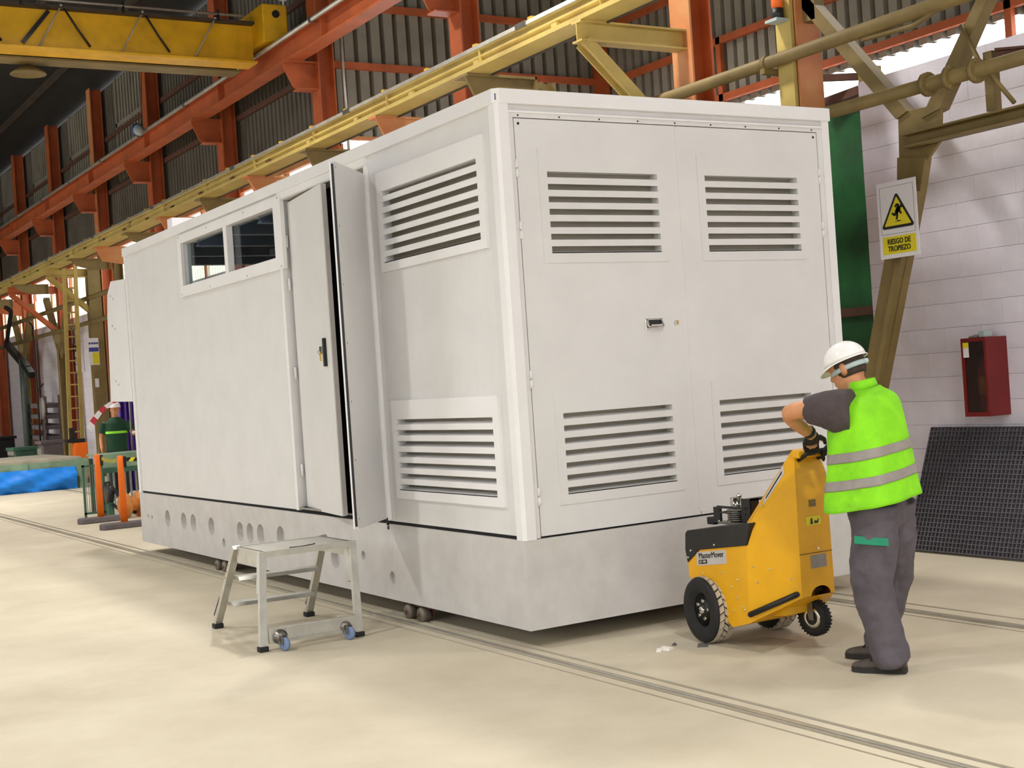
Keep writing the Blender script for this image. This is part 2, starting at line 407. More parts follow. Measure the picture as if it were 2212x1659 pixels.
# roof
R = MB()
R.hexa([(XW+0.3, Y0, ZE), (XW+0.3, Y1, ZE), (-5, Y1, 11.2), (-5, Y0, 11.2)], [(XW+0.3, Y0, ZE+0.1), (XW+0.3, Y1, ZE+0.1), (-5, Y1, 11.3), (-5, Y0, 11.3)])
R.hexa([(-5, Y0, 11.2), (-5, Y1, 11.2), (XL, Y1, ZE), (XL, Y0, ZE)], [(-5, Y0, 11.3), (-5, Y1, 11.3), (XL, Y1, ZE+0.1), (XL, Y0, ZE+0.1)])
R.box(XW+0.3, XR+0.3, Y0, 12.8, 9.3, 9.4)
RF = struct(R.build('ceiling', 'roof'), 'dark sheet roof high over the hall')
x = 3.6
while x > -5:
    z = ZE + (XW+0.3-x)/(XW+5.3)*1.8
    MB().box(x-0.05, x+0.05, Y0, Y1, z-0.14, z-0.01).build('purlin', 'ribdark', RF); x -= 1.4
# far end, rear and left walls; rear door and window band added for light
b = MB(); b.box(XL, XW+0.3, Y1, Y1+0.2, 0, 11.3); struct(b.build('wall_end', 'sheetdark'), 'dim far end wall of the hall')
b = MB(); b.box(XL, -9.0, Y0-0.2, Y0, 0, 11.3); b.box(1.5, XR, Y0-0.2, Y0, 0, 11.3); b.box(-9.0, 1.5, Y0-0.2, Y0, 6.2, 11.3)
struct(b.build('wall_rear', 'sheet'), 'rear wall with unseen door opening added for soft front light')
b = MB(); b.box(XL-0.2, XL, Y0, 15, 0, 3.2); b.box(XL-0.2, XL, 34, Y1, 0, 5.4); b.box(XL-0.2, XL, Y0, 4, 7.2, ZE); b.box(XL-0.2, XL, 4, 15, 3.2, ZE); b.box(XL-0.2, XL, 15, Y1, 5.4, ZE)
struct(b.build('wall_left', 'sheet'), 'left wall with a window band added for side fill light and an open bay')

# ------------------------------------------------------------------ high-bay lamps, among them fill lamps added for brightness
LABL = ['unseen fill lamp added behind the camera at the far left', 'unseen fill lamp added behind the camera near the middle', 'unseen fill lamp added behind the camera at the right', 'high-bay lamp over the open floor left of the camera',
        'high-bay lamp right over the camera', 'high-bay lamp over the open floor beside the step stool', 'lamp hung over the right rear of the cabin', 'small unseen fill lamp added over the open floor left of the cabin', 'high-bay lamp left of the cabin end',
        'wide unseen fill lamp added over the cabin to light the crane girder', 'high-bay lamp over the left floor near the crane', 'low lamp over the distant worker', 'high-bay lamp over the far left platform', 'low lamp over the far platform end', 'small unseen fill lamp added over the worker with the tug', 'unseen fill lamp added in the side aisle by the cross wall', 'unseen fill lamp added in the side aisle behind the block wall']
lp = thing('high_bay_lamp', LABL[0], 'lamp', (0, 0, 9), 'high-bay lamps under the roof')
MB().lathe((0, 0, 9), (0, 0, 1), [(0.0, 0.34), (0.03, 0.34), (0.22, 0.14), (0.42, 0.09), (0.46, 0.03)], 20).build('reflector', 'lampshell', lp)
MB().lathe((0, 0, 9.002), (0, 0, 1), [(-0.01, 0.30), (0.012, 0.30)], 20).build('diffuser', 'lampglow', lp)
for i, (x, y, z, f) in enumerate([l[:4] for l in LAMPS]):
    o = lp if i == len(LAMPS)-1 else copy_tree(lp)
    o.location = (x, y, z); o['label'] = LABL[i]
    zr = 9.3 + (XW+0.3-x)/(XW+5.3)*1.8 if x > -5 else 11.1 - (-5-x)*0.18
    MB().cyl((x, y, z+0.45), (x, y, zr), 0.012, 6).build('hanger', 'steel', o)
for i, o in enumerate([q for q in COL.objects if q.name.startswith('high_bay_lamp')]):
    sp_ = [l for l in LAMPS if abs(l[0]-o.location.x) < .01 and abs(l[1]-o.location.y) < .01][0]; f = sp_[3]
    la = bpy.data.lights.new('lamp_light', 'AREA'); la.shape = 'DISK'; la.size = 0.6; la.energy = LAMP_W*f; la.color = LAMP_COL; la.spread = math.radians(sp_[4] if len(sp_) > 4 else LAMP_SPREAD)
    lo = bpy.data.objects.new('lamp_light', la); COL.objects.link(lo); lo.parent = o; lo.location = (0, 0, -0.03)

# ------------------------------------------------------------------ orange columns with corbels
ORD = ['nearest', 'second', 'third', 'fourth', 'fifth', 'sixth', 'seventh', 'eighth', 'ninth']
CX0, CX1 = 4.43, 4.71
COLY = [3.63 + 4.54*k for k in range(9)]
CLAB = ['broad orange steel column rising right behind the kiosk roof', 'orange steel column cut by the yellow runway beam near the top centre',
        'orange column at the left end of the cross wall, with dark corbel', 'fourth orange column counted from the right, corbel under the rail',
        'fifth orange column counted from the right, above the long window', 'orange column carrying the blue and yellow notice beside the ladder',
        'orange column just left of the beige ladder', 'orange column nearest the left edge of the picture', 'last orange column at the very left edge']
for k, y in enumerate(COLY):
    t = thing('steel_column', CLAB[k], 'column', ((CX0+CX1)/2, y, 0), 'orange runway columns')
    b = MB(); b.box(CX0, CX0+0.022, y-0.155, y+0.155, 0, ZE); b.build('front_flange', 'orangedust' if k in (0, 5) else 'orange', t)
    b = MB(); b.box(CX1-0.022, CX1, y-0.155, y+0.155, 0, ZE); b.build('rear_flange', 'orange', t)
    b = MB(); b.box(CX0+0.022, CX1-0.022, y-0.008, y+0.008, 0, ZE); b.build('web', 'orange', t)
    c = MB(); c.ext([(CX0, 6.83), (3.9, 6.83), (3.92, 6.72), (4.05, 6.45), (4.12, 6.40), (CX0, 6.40)], 'y', y-0.012, y+0.012)
    c.box(3.88, CX0, y-0.12, y+0.12, 6.815, 6.84)
    c.bar((4.10, y, 6.41), (CX0, y, 6.41), 0.24, 0.02)
    cb = c.build('corbel', 'orange', t)
    if k == 5: MB().box(4.10, 4.40, y-.13, y+.13, 0, 5.0).build('side_stanchion', 'beige', t)
    # lower bracket that carries the yellow runway beam
    r = MB()
    if k in (0, 5, 6):
        r.hbeam((3.15, y-0.02, 4.93), (CX0, y-0.02, 4.93), 0.16, 0.2)
        r.hbeam((3.22, y-0.02, 4.84), (CX0, y-0.02, 3.75), 0.12, 0.14, up=(0, 1, 0))
    else:
        r.ext([(CX0, 5.03), (3.15, 5.03), (3.30, 4.72), (CX0, 4.55)], 'y', y-0.1, y-0.06)
        r.box(3.15, CX0, y-0.12, y+0.08, 5.0, 5.03)
    r.build('beam_bracket', 'olive' if k in (0, 5) else ('orange' if k in (6, 7) else 'orangedust'), t)
def lerp2(a, b, k): return a if k < 3 else b
# intermediate posts at the half bays
PLAB = ['short beige post with gusset bracket behind the kiosk corner', 'beige bracket post under the yellow beam behind the side door', 'beige bracket post hidden behind the kiosk window side',
        'beige bracket post behind the far end of the kiosk roof', 'beige post whose bracket shows above the kiosk end', 'beige Y-shaped post beside the leaning ladder', 'weathered beige post between the two left columns']
for k in range(7):
    y = 5.9 + 4.54*k if k < 5 else (30.25, 34.9)[k-5]
    t = thing('support_post', PLAB[k], 'post', (4.3, y, 0), 'beige half-bay posts')
    b = MB()
    if k in (5, 6):
        b.hbeam((4.3, y, 0), (4.3, y, 3.3), 0.2, 0.2, up=(1, 0, 0))
        b.build('shaft', 'beige', t)
        for s in (-1, 1):
            MB().bar((4.3, y + s*0.05, 3.2), (4.3, y + s*1.35, 4.75), 0.12, 0.16, up=(1, 0, 0)).build('brace_arm', 'beige', t)
        MB().ext([(y-0.2, 3.05), (y+0.2, 3.05), (y+0.35, 3.45), (y-0.35, 3.45)], 'x', 4.24, 4.30).build('gusset', 'beige', t)
    else:
        b.hbeam((4.25, y, 0), (4.25, y, 5.0), 0.18, 0.2, up=(1, 0, 0)); b.build('shaft', 'beige', t)
    lo_ = 4.45 if k < 3 else 4.78
    r = MB(); r.ext([(4.05, 5.03), (3.15, 5.03), (3.32, lerp2(4.70, 4.86, k)), (3.62, lo_), (4.05, lo_)], 'y', y-0.10, y-0.06); r.box(3.15, 4.05, y-0.16, y+0.12, 5.0, 5.03); r.box(4.03, 4.05, y-0.16, y+0.10, lo_, 5.03)
    r.build('gusset_bracket', 'beige', t)

# ------------------------------------------------------------------ orange upper runway beam with pale crane rail
t = thing('upper_runway_beam', 'long orange runway beam with pale crane rail on top', 'beam', (4.06, 14, 6.84))
b = MB(); b.hbeam((4.07, -9, 7.02), (4.07, Y1-1, 7.02), 0.26, 0.36, tf=0.03, tw=0.02); b.build('girder', 'orange', t)
b = MB(); b.cyl((3.905, -9, 7.175), (3.905, Y1-1, 7.175), 0.036, 12); b.build('crane_rail', 'railsteel', t)
b = MB(); b.tube([(4.16, -9, 7.36), (4.16, Y1-1, 7.36)], 0.022, 6); b.build('feed_cable', 'brown', t)
for i in range(12):
    y = 2.5 + i*3.0; MB().box(3.862, 3.96, y-0.03, y+0.03, 7.13, 7.215).box(4.15, 4.17, y-0.01, y+0.01, 7.2, 7.36).build('rail_clamp', 'steel', t)
for k in range(9):
    y = COLY[k] - 1.4; MB().box(3.955, 4.06, y-0.008, y+0.008, 6.87, 7.17).build('web_stiffener', 'orange', t)
# ------------------------------------------------------------------ yellow lower runway beam
t = thing('lower_runway_beam', 'long dusty yellow runway beam passing above the kiosk', 'beam', (3.3, 14, 5.03))
b = MB(); b.box(3.15, 3.46, -4, Y1-1, 5.03, 5.075); b.ext([(3.20, 5.075), (3.20, 5.12), (3.175, 5.135), (3.175, 5.16), (3.21, 5.175), (3.21, 5.205), (3.40, 5.205), (3.40, 5.075)], 'y', -4, Y1-1); b.box(3.165, 3.43, -4, Y1-1, 5.205, 5.225); b.build('girder', 'olive', t)
b = MB(); b.ext([(3.15, 5.225), (3.26, 5.225), (3.25, 5.268), (3.155, 5.268)], 'y', -4, Y1-1); b.build('crane_rail', 'railsteel', t)
b = MB(); b.box(3.45, 3.475, -4, Y1-1, 5.015, 5.04); b.build('bus_bar', 'ribdark', t)
for i in range(26):
    y = 2.2 + i*1.135; MB().box(3.18, 3.42, y-0.035, y+0.035, 5.268, 5.305).build('rail_clip', 'clip', t)
for i in range(14):
    y = 3.2 + i*2.27; MB().box(3.152, 3.21, y-0.005, y+0.005, 5.075, 5.205).build('web_stiffener', 'olive', t)
for i in range(22):
    y = 4.0 + i*1.55; MB().box(3.155, 3.20, y-0.05, y+0.05, 5.075, 5.115).build('clamp_block', 'brown' if i > 4 else 'olive', t)
for i in range(9):
    y = 4.6 + i*4.3; MB().box(3.145, 3.265, y-0.1, y+0.1, 5.22, 5.275).build('rail_splice', 'steel', t)

# ------------------------------------------------------------------ overhead crane bridge
GY = 13.7
t = thing('overhead_crane', 'yellow overhead crane bridge girder at the top left', 'crane', (0, GY, 6.8))
b = MB(); b.box(-10, 3.80, GY-0.05, GY+0.05, 7.02, 7.62); b.build('web_plate', 'cyellow', t)
b = MB(); b.box(-10, 3.80, GY-0.22, GY+0.22, 6.985, 7.02); b.build('lower_flange', 'cyellow', t)
b = MB(); b.box(-10, 3.80, GY-0.2, GY+0.2, 7.62, 7.66); b.build('upper_flange', 'ribdark', t)
b = MB(); b.box(-10, 3.70, GY+0.45, GY+0.55, 6.99, 7.5); b.box(-10, 3.7, GY+0.3, GY+0.7, 6.96, 6.99); b.build('second_girder', 'beige', t)
b = MB(); b.tube([(-10, GY-0.2, 7.73), (3.6, GY-0.2, 7.73)], 0.022, 8); b.build('festoon_rail', 'railsteel', t)
for i in range(8):
    x = 3.2 - i*1.5; MB().box(x-0.015, x+0.015, GY-0.22, GY-0.18, 7.62, 7.8).build('rail_post', 'blackmetal', t)
xs = [3.15, 2.0, 0.78, -0.5]
for i, x in enumerate(xs):
    MB().tube([(x, GY-0.19, 7.66), (x-0.33, GY-0.08, 7.05)], 0.014, 6).build('cable_stay', 'tabletop', t)
    if i: MB().tube([(x+0.02, GY-0.19, 7.66), (x+0.25, GY-0.1, 7.34), (x+0.42, GY-0.09, 7.10)], 0.016, 6).build('cable_loop', 'black', t)
    MB().ball((x, GY-0.19, 7.67), 0.035, 8).build('pulley', 'steel', t)
MB().bar((0.62, GY-0.07, 7.6), (0.22, GY-0.07, 7.1), 0.03, 0.06).build('dark_strut', 'blackmetal', t)
e = MB(); e.box(3.80, 4.22, GY-0.55, GY+0.75, 7.26, 7.86); eb = e.build('end_carriage', 'cyellow', t, bevel=0.02)
MB().cyl((4.02, GY-0.54, 7.70), (4.02, GY-0.58, 7.70), 0.06, 14).build('wheel_bearing', 'black', eb)
MB().cyl((4.0, GY-0.35, 7.38), (3.94, GY-0.35, 7.38), 0.12, 14).build('carriage_wheel', 'blackmetal', eb)
MB().box(4.12, 4.22, GY-0.56, GY-0.5, 7.93, 8.02).box(4.16, 4.18, GY-0.54, GY-0.52, 7.86, 7.94).build('limit_switch', 'signw', eb)
MB().lathe((.45, GY+.75, 6.86), (0, 0, -1), [(-.1, .08), (0, .25), (.03, .27), (.035, .25), (.0, .22)], 24).build('lamp_dish', 'beige', t)
# festoon motor riding on the orange rail
t = thing('festoon_trolley', 'small blue and grey motor hanging beside the pale crane rail', 'trolley', (3.85, 20.3, 7.1))
MB().lathe((3.74, 20.1, 7.22), (0.25, 1, 0), [(0, 0.02), (0.01, 0.11), (0.03, 0.11), (0.05, 0.06), (0.34, 0.085), (0.36, 0.05)], 14).build('motor_body', 'bluemotor', t)
MB().lathe((3.72, 20.0, 7.16), (0.3, -1, 0), [(0, 0.10), (0.06, 0.12), (0.1, 0.03)], 14).build('grey_cover', 'greyplastic', t)
MB().tube([(3.8, 20.0, 7.25), (3.72, 19.6, 7.7), (3.6, 19.0, 8.6), (3.5, 18.6, 9.6)], 0.012, 6).build('supply_cable', 'brown', t)
MB().bar((3.78, 20.4, 7.2), (3.87, 20.4, 7.2), 0.04, 0.04).build('arm', 'steel', t)

# ------------------------------------------------------------------ pipes along the column line
for z, r, lab in ((4.32, 0.058, 'upper beige pipe running along the columns over the sign'), (3.735, 0.055, 'lower beige pipe with bolted flanges crossing the Y brace')):
    t = thing('wall_pipe', lab, 'pipe', (4.1, 0, z), 'beige pipes on the columns')
    MB().cyl((4.1, Y0+1, z), (4.1, Y1-1, z), r, 14).build('pipe_run', 'beige', t)
    if z < 4:
        for y in (0.25, 0.02, -0.22):
            fb = MB().cyl((4.1, y-0.02, z), (4.1, y+0.02, z), 0.095, 14).build('pipe_flange', 'beige', t)
            for i in range(6):
                a = i*math.pi/3; MB().cyl((4.1+0.078*math.cos(a), y-0.03, z+0.078*math.sin(a)), (4.1+0.078*math.cos(a), y+0.03, z+0.078*math.sin(a)), 0.011, 6).build('bolt', 'beige', fb)
        for y in (28.0, 24.0):
            MB().cyl((4.1, y-0.06, z), (4.1, y+0.06, z), 0.085, 12).build('pipe_coupling', 'beige', t)
    else:
        for y in (2.05, 6.5, -1.3):
            MB().box(4.04, 4.45, y-0.03, y+0.03, z-0.10, z-0.05).cyl((4.1, y-0.025, z), (4.1, y+0.025, z), 0.068, 12).build('pipe_bracket', 'beige', t)
        MB().tube([(4.1, 0.9, z-0.07), (4.1, 0.35, z-0.10), (4.1, 0.05, z-0.02), (4.12, -0.25, z+0.02)], 0.025, 8).build('branch_pipe', 'beige', t)

# ------------------------------------------------------------------ beige corner post with beacon
t = thing('corner_post', 'beige post with orange beacon left of the Y brace', 'post', (4.34, 1.86, 0))
b = MB(); b.box(4.2, 4.48, 1.75, 1.772, 0, ZE); b.box(4.2, 4.48, 1.95, 1.972, 0, ZE); b.box(4.33, 4.35, 1.77, 1.95, 0, ZE); b.build('shaft', 'orangedust', t)
b = MB(); b.box(4.16, 4.2, 1.78, 1.97, 0, ZE); b.build('side_plate', 'olive', t)
b = MB(); b.box(4.02, 4.2, 1.8, 1.95, 4.64, 4.665); br = b.build('beacon_shelf', 'greyplastic', t)
MB().cyl((4.1, 1.87, 4.665), (4.1, 1.87, 4.76), 0.055, 12).build('beacon_base', 'black', br)
MB().lathe((4.1, 1.87, 4.76), (0, 0, 1), [(0, 0.05), (0.10, 0.05), (0.14, 0.02)], 14).build('beacon_lens', 'beacon', br)
# ------------------------------------------------------------------ Y brace at the right
t = thing('wall_brace', 'big beige Y-shaped steel brace in front of the white wall', 'brace', (4.3, 1.2, 0))
b = MB(); b.ext([(1.563, 4.522), (0.761, 3.572), (0.638, 3.615), (1.549, 4.68), (1.75, 4.92), (1.83, 4.84)], 'x', 4.28, 4.40); b.build('left_arm', 'beige', t)
b = MB(); b.ext([(-0.30, 4.56), (0.500, 3.527), (0.310, 3.565), (-0.204, 4.287), (-0.47, 4.66), (-0.36, 4.68)], 'x', 4.28, 4.40); b.build('right_arm', 'beige', t)
b = MB(); b.ext([(0.755, 3.565), (0.638, 3.615), (0.426, 3.612), (0.311, 3.577), (0.34, 3.319), (0.485, 3.19), (0.775, 3.20)], 'x', 4.30, 4.33); b.build('node_gusset', 'beige', t)
b = MB(); b.box(4.17, 4.28, -3.0, 0.63, 3.405, 3.42); b.box(4.17, 4.28, -3.0, 0.63, 3.305, 3.32); b.box(4.265, 4.28, -3.0, 0.63, 3.305, 3.42); b.build('tie_beam', 'beige', t)
b = MB(); b.ext([(0.775, 3.26), (0.485, 3.21), (0.56, 2.95), (1.087, 1.427), (1.60, -0.01), (1.83, -0.01), (1.301, 1.501), (0.80, 3.0)], 'x', 4.28, 4.36); b.build('leg', 'beige', t)
b = MB(); b.ext([(0.56, 2.95), (0.935, 1.903), (1.087, 1.427), (1.60, -0.01), (1.655, -0.01), (1.14, 1.43), (0.99, 1.905), (0.615, 2.95)], 'x', 4.22, 4.281); b.build('leg_angle', 'beige', t)
b = MB(); b.box(4.28, 4.36, -0.22, -0.14, 3.45, 3.9); b.build('hanger', 'beige', t)
b = MB(); b.tube([(4.25, 0.02, 4.15), (4.25, -0.12, 3.85), (4.25, -0.42, 3.46)], 0.018, 6); b.build('tie_rod', 'beige', t)
b = MB(); b.hbeam((4.28, -0.25, 3.84), (4.75, -0.95, 3.78), 0.1, 0.12); b.build('wall_strut', 'brown', t)
b = MB(); b.box(4.28, 4.40, 1.60, 1.80, 4.62, 4.98); b.build('arm_gusset', 'beige', t)
# green sheet closing the gap beside the block wall
t = thing('green_screen', 'tall green painted sheet between kiosk and block wall', 'screen', (5.0, 3.2, 0))
b = MB(); b.box(5.0, 5.05, 1.66, 5.2, 2.11, 3.93); b.build('upper_sheet', 'green', t)
b = MB(); b.box(5.0, 5.05, 1.66, 5.2, 0.0, 2.03); b.build('lower_sheet', 'green', t)
b = MB(); b.box(4.97, 5.05, 1.66, 5.2, 2.03, 2.11); b.build('cross_rail', 'brown', t)
# rusty window beams above it
t = thing('window_beam', 'brown steel beams meeting at the end of the block wall', 'beam', (5.0, 1.7, 4.0))
b = MB(); b.bar((4.95, 1.72, 4.06), (5.15, 4.2, 4.0), 0.12, 0.08); b.build('lower_beam', 'brown', t)
b = MB(); b.bar((4.95, 1.72, 4.07), (6.4, 4.6, 4.35), 0.06, 0.06); b.build('diagonal_beam', 'brown', t)
b = MB(); b.bar((4.95, 1.72, 4.18), (4.7, 2.3, 4.27), 0.06, 0.06); b.build('upper_beam', 'brown', t)
b = MB(); b.box(4.83, 5.0, 1.55, 1.67, 4.0, 4.24); b.build('end_shoe', 'olive', t)
# ================================================================== prefabricated kiosk
KW, KL = 2.754, 8.31
ZB, ZJ, ZF, ZT = 0.117, 0.668, 3.341, 3.432
K = thing('prefab_kiosk', 'large white prefabricated cabin with louvred double doors on a concrete base', 'cabin', (KW/2, KL/2, ZB))
# --- concrete base: the long side has round recesses
HOLES = [(7.30, .427, .09), (6.745, .427, .09), (6.435, .427, .09), (5.875, .421, .09), (5.06, .422, .09), (4.80, .423, .09), (4.53, .43, .09), (4.045, .44, .09), (2.90, .345, .085),
         (5.537, .284, .045), (2.367, .403, .036), (8.028, .415, .022), (7.875, .411, .022), (1.884, .273, .05)]
NC = 24
pts = [Vector((0, ZB)), Vector((KL, ZB)), Vector((KL, ZJ)), Vector((0, ZJ))]; edges = [(0, 1), (1, 2), (2, 3), (3, 0)]
for (y, z, r) in HOLES:
    o = len(pts)
    pts += [Vector((y + r*math.cos(2*math.pi*i/NC), z + r*math.sin(2*math.pi*i/NC))) for i in range(NC)]
    edges += [(o+i, o+(i+1) % NC) for i in range(NC)]
vo, eo, fo, _, _, _ = delaunay_2d_cdt(pts, edges, [], 1, 1e-5)
b = MB()
keep = []
for f in fo:
    c = sum((vo[i] for i in f), Vector((0, 0))) / len(f)
    if not any((c.x-y)**2 + (c.y-z)**2 < (r*0.985)**2 for y, z, r in HOLES): keep.append(tuple(f))
b.add([(0.0, v.x, v.y) for v in vo], keep)
b.add([(0, 0, ZB), (KW, 0, ZB), (KW, KL, ZB), (0, KL, ZB), (0, 0, ZJ), (KW, 0, ZJ), (KW, KL, ZJ), (0, KL, ZJ)], [(0, 3, 2, 1), (4, 5, 6, 7), (0, 1, 5, 4), (1, 2, 6, 5), (2, 3, 7, 6)])
base = b.build('concrete_base', 'concrete', K)
for (y, z, r) in HOLES:
    dp = 0.055 if r > 0.06 else 0.03
    c = MB(); rings = [[(x, y + r*math.cos(2*math.pi*i/NC), z + r*math.sin(2*math.pi*i/NC)) for i in range(NC)] for x in (0.0, dp)]
    vs = rings[0] + rings[1]
    c.add(vs, [(i, (i+1) % NC, (i+1) % NC + NC, i + NC) for i in range(NC)], True); c.add(rings[1], [tuple(range(NC))])
    c.build('round_recess', 'concrete', base)
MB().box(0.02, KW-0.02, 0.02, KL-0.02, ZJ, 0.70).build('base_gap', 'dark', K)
MB().cyl((-0.004, 1.89, 0.66), (-0.004, 1.89, 0.715), 0.010, 8).cyl((-0.003, 1.89, 0.63), (-0.003, 1.89, 0.655), 0.008, 8).build('lifting_bolt', 'blackmetal', K)
# --- side wall with fine vertical grooves
ZS = 0.69
def grooved(y0, y1, z0, z1, holes, xf=0.018, pitch=0.1, dpt=0.0008):
    """outer skin of a sandwich panel in the plane x = xf, with rectangular holes"""
    ys = {y0: 0, y1: 0}
    t = y0 + pitch
    while t < y1 - 0.02:
        for q, h in ((t-0.005, 0), (t-0.002, dpt), (t+0.002, dpt), (t+0.005, 0)): ys[round(q, 5)] = h
        t += pitch
    for h in holes:
        for q in h[:2]:
            if y0 < q < y1: ys.setdefault(round(q, 5), 0)
    zs = sorted({z0, z1} | {q for h in holes for q in h[2:] if z0 < q < z1})
    yl = sorted(ys); mb = MB(); vs = []; fs = []
    for y in yl:
        for z in zs: vs.append((xf + ys[y], y, z))
    nz = len(zs)
    for i in range(len(yl)-1):
        for j in range(nz-1):
            cy = (yl[i]+yl[i+1])/2; cz = (zs[j]+zs[j+1])/2
            if any(h[0] < cy < h[1] and h[2] < cz < h[3] for h in holes): continue
            fs.append((i*nz+j, (i+1)*nz+j, (i+1)*nz+j+1, i*nz+j+1))
    mb.add(vs, fs); return mb
SV = [(0.205, 1.714, 2.482, 3.191, 0.277, 1.655, 2.550, 3.053), (0.213, 1.714, 0.863, 1.563, 0.285, 1.655, 0.930, 1.428)]
vh = [(a[4]-0.02, a[5]+0.02, a[6]-0.02, a[7]+0.02) for a in SV]
for a, c in ((0.085, 1.0), (1.0, 1.885)):
    grooved(a, c, ZS, ZF, vh).build('wall_panel', 'white', K)
WIN = (3.697, 6.207, 2.81, 3.234)
for a, c in ((3.60, 4.60), (4.60, 5.60), (5.60, 6.60), (6.60, 7.60), (7.60, 8.225)):
    grooved(a, c, ZS, ZF, [WIN]).build('wall_panel', 'white', K)
MB().box(0.0, 0.05, 1.885, 3.62, 3.285, ZF).build('door_header', 'white_trim', K)
# inner skin, floor, ceiling of the cabin and the other walls
b = MB(); b.box(0.022, 0.06, 0.09, 0.20, ZS, ZF); b.box(0.055, 0.06, 0.2, 1.885, ZS, 0.86); b.box(0.055, 0.06, 0.2, 1.885, 1.5, 2.5); b.box(0.055, 0.06, 0.2, 1.885, 3.1, ZF)
b.box(0.055, 0.06, 3.60, KL-0.05, ZS, 2.79); b.box(0.055, 0.06, 3.6, KL-0.05, 3.25, ZF); b.box(0.055, 0.06, 6.23, KL-0.05, 2.79, 3.25)
b.build('inner_lining', 'blueint', K)
MB().box(0.02, KW-0.02, 0.05, KL-0.02, 0.70, 0.715).build('cabin_floor', 'dark', K)
MB().box(0.0, KW, 0.0, KL, 3.36, 3.40).build('roof_deck', 'blueint', K)
MB().box(KW-0.06, KW, 0.05, KL, ZS, ZF).build('rear_wall', 'white', K)
b = MB(); b.box(0, 0.7, KL-0.05, KL, ZS, ZF); b.box(2.2, KW, KL-0.05, KL, ZS, ZF); b.box(0.7, 2.2, KL-0.05, KL, ZS, 1.2); b.box(0.7, 2.2, KL-0.05, KL, 3.25, ZF); b.build('end_wall', 'white', K)
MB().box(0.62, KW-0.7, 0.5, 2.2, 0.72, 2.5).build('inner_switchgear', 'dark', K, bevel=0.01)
for y in (4.2, 5.0, 5.9, 6.8, 7.7):
    MB().hbeam((0.06, y, 3.24), (KW-0.06, y, 3.24), 0.10, 0.14).build('roof_beam', 'blueint', K)
MB().box(0.9, 2.0, 6.0, 6.15, 3.10, 3.16).build('strip_light_body', 'greyplastic', K)
# corner posts
def post(x0, x1, y0, y1, cham=None):
    b = MB()
    if cham: b.ext([(x0, y0+cham), (x0+cham, y0), (x1, y0), (x1, y1), (x0, y1)], 'z', 0.667, ZF)
    else: b.box(x0, x1, y0, y1, 0.667, ZF)
    return b.build('corner_post', 'white_trim', K)
post(-0.004, 0.085, -0.004, 0.085, 0.02); post(KW-0.065, KW+0.002, -0.004, 0.085); post(-0.002, 0.085, KL-0.085, KL); post(KW-0.085, KW, KL-0.085, KL)
# roof fascia
b = MB(); o, c = 0.014, 0.035
b.hexa([(-o, -o+c, ZF), (-o+c, -o, ZF), (KW+o, -o, ZF), (KW+o, KL+o, ZF), (-o, KL+o, ZF)], [(-o, -o+c, ZT), (-o+c, -o, ZT), (KW+o, -o, ZT), (KW+o, KL+o, ZT), (-o, KL+o, ZT)])
b.build('roof_cap', 'white_trim', K, bevel=0.004)
# --- louvre panels
def louvre(axis, a0, a1, z0, z1, s0, s1, t0, t1, par, front, n=7):
    def P3(u, d, z): return (front + d, u, z) if axis == 'x' else (u, front + d, z)
    def bx(mb, u0, u1, d0, d1, q0, q1):
        p, q = P3(u0, d0, q0), P3(u1, d1, q1); return mb.box(min(p[0], q[0]), max(p[0], q[0]), min(p[1], q[1]), max(p[1], q[1]), q0, q1)
    fr = MB(); th = 0.022 if axis == 'x' else 0.006
    bx(fr, a0, s0, 0, th, z0, z1); bx(fr, s1, a1, 0, th, z0, z1); bx(fr, s0, s1, 0, th, z0, t0); bx(fr, s0, s1, 0, th, t1, z1)
    f = fr.build('louvre_panel', 'white_trim' if axis == 'x' else 'white', par)
    sh = (t1-t0) * 0.52 / n; gap = ((t1-t0) - n*sh) / (n-1)
    for i in range(n):
        zb = t0 + i*(sh+gap) - gap      # top edge of the strip under slot i is the slot's floor
        zt = t0 + i*(sh+gap)
        lo = zb if i else zt - 0.006
        pr = [(0.0, lo), (0.0, zt), (0.060, zt+0.014), (0.062, zt+0.010), (0.006, zt-0.004), (0.006, lo)]
        m = MB(); m.hexa([P3(s0, d, z) for d, z in pr], [P3(s1, d, z) for d, z in pr]); m.build('slat', 'white_trim' if axis == 'x' else 'white', f)
    bk = MB(); bx(bk, s0-0.02, s1+0.02, 0.075, 0.08, t0-0.02, t1+0.03); bk.build('slot_shade_plate', 'sheet', f)  # plain backing plate, its grey stands in for shade between the slats
    sd = MB(); bx(sd, s0-0.018, s0, th, 0.075, t0-0.02, t1+0.02); bx(sd, s1, s1+0.018, th, 0.075, t0-0.02, t1+0.02); bx(sd, s0, s1, th, 0.075, t1, t1+0.004); sd.build('louvre_side', 'white', f)
    return f
for a in SV: louvre('x', *a, K, -0.004)
# --- front: header, jamb strips, double doors
MB().box(0.085, KW-0.065, 0.03, 0.06, 3.301, ZF).build('header_band', 'white', K)
MB().box(0.085, KW-0.065, 0.0, 0.06, 3.29, 3.303).build('drip_ledge', 'white_trim', K, bevel=0.002)
MB().box(0.085, KW-0.065, 0.010, 0.06, 3.262, 3.29).build('door_lintel', 'white', K)
MB().box(0.085, 0.124, 0.012, 0.06, 0.672, 3.262).build('door_jamb', 'white', K)
MB().box(2.650, KW-0.065, 0.012, 0.06, 0.672, 3.262).build('door_jamb', 'white', K)
MB().box(0.1, KW-0.1, 0.085, 0.09, 0.70, 3.30).build('door_backing', 'dark', K)  # near-black sheet stands in for the unlit inside behind the door gaps
for i in range(9):
    x = 0.16 + i*0.305; MB().cyl((x, 0.0095, 3.275), (x, 0.006, 3.275), 0.0055, 8).build('screw', 'blackmetal', K)
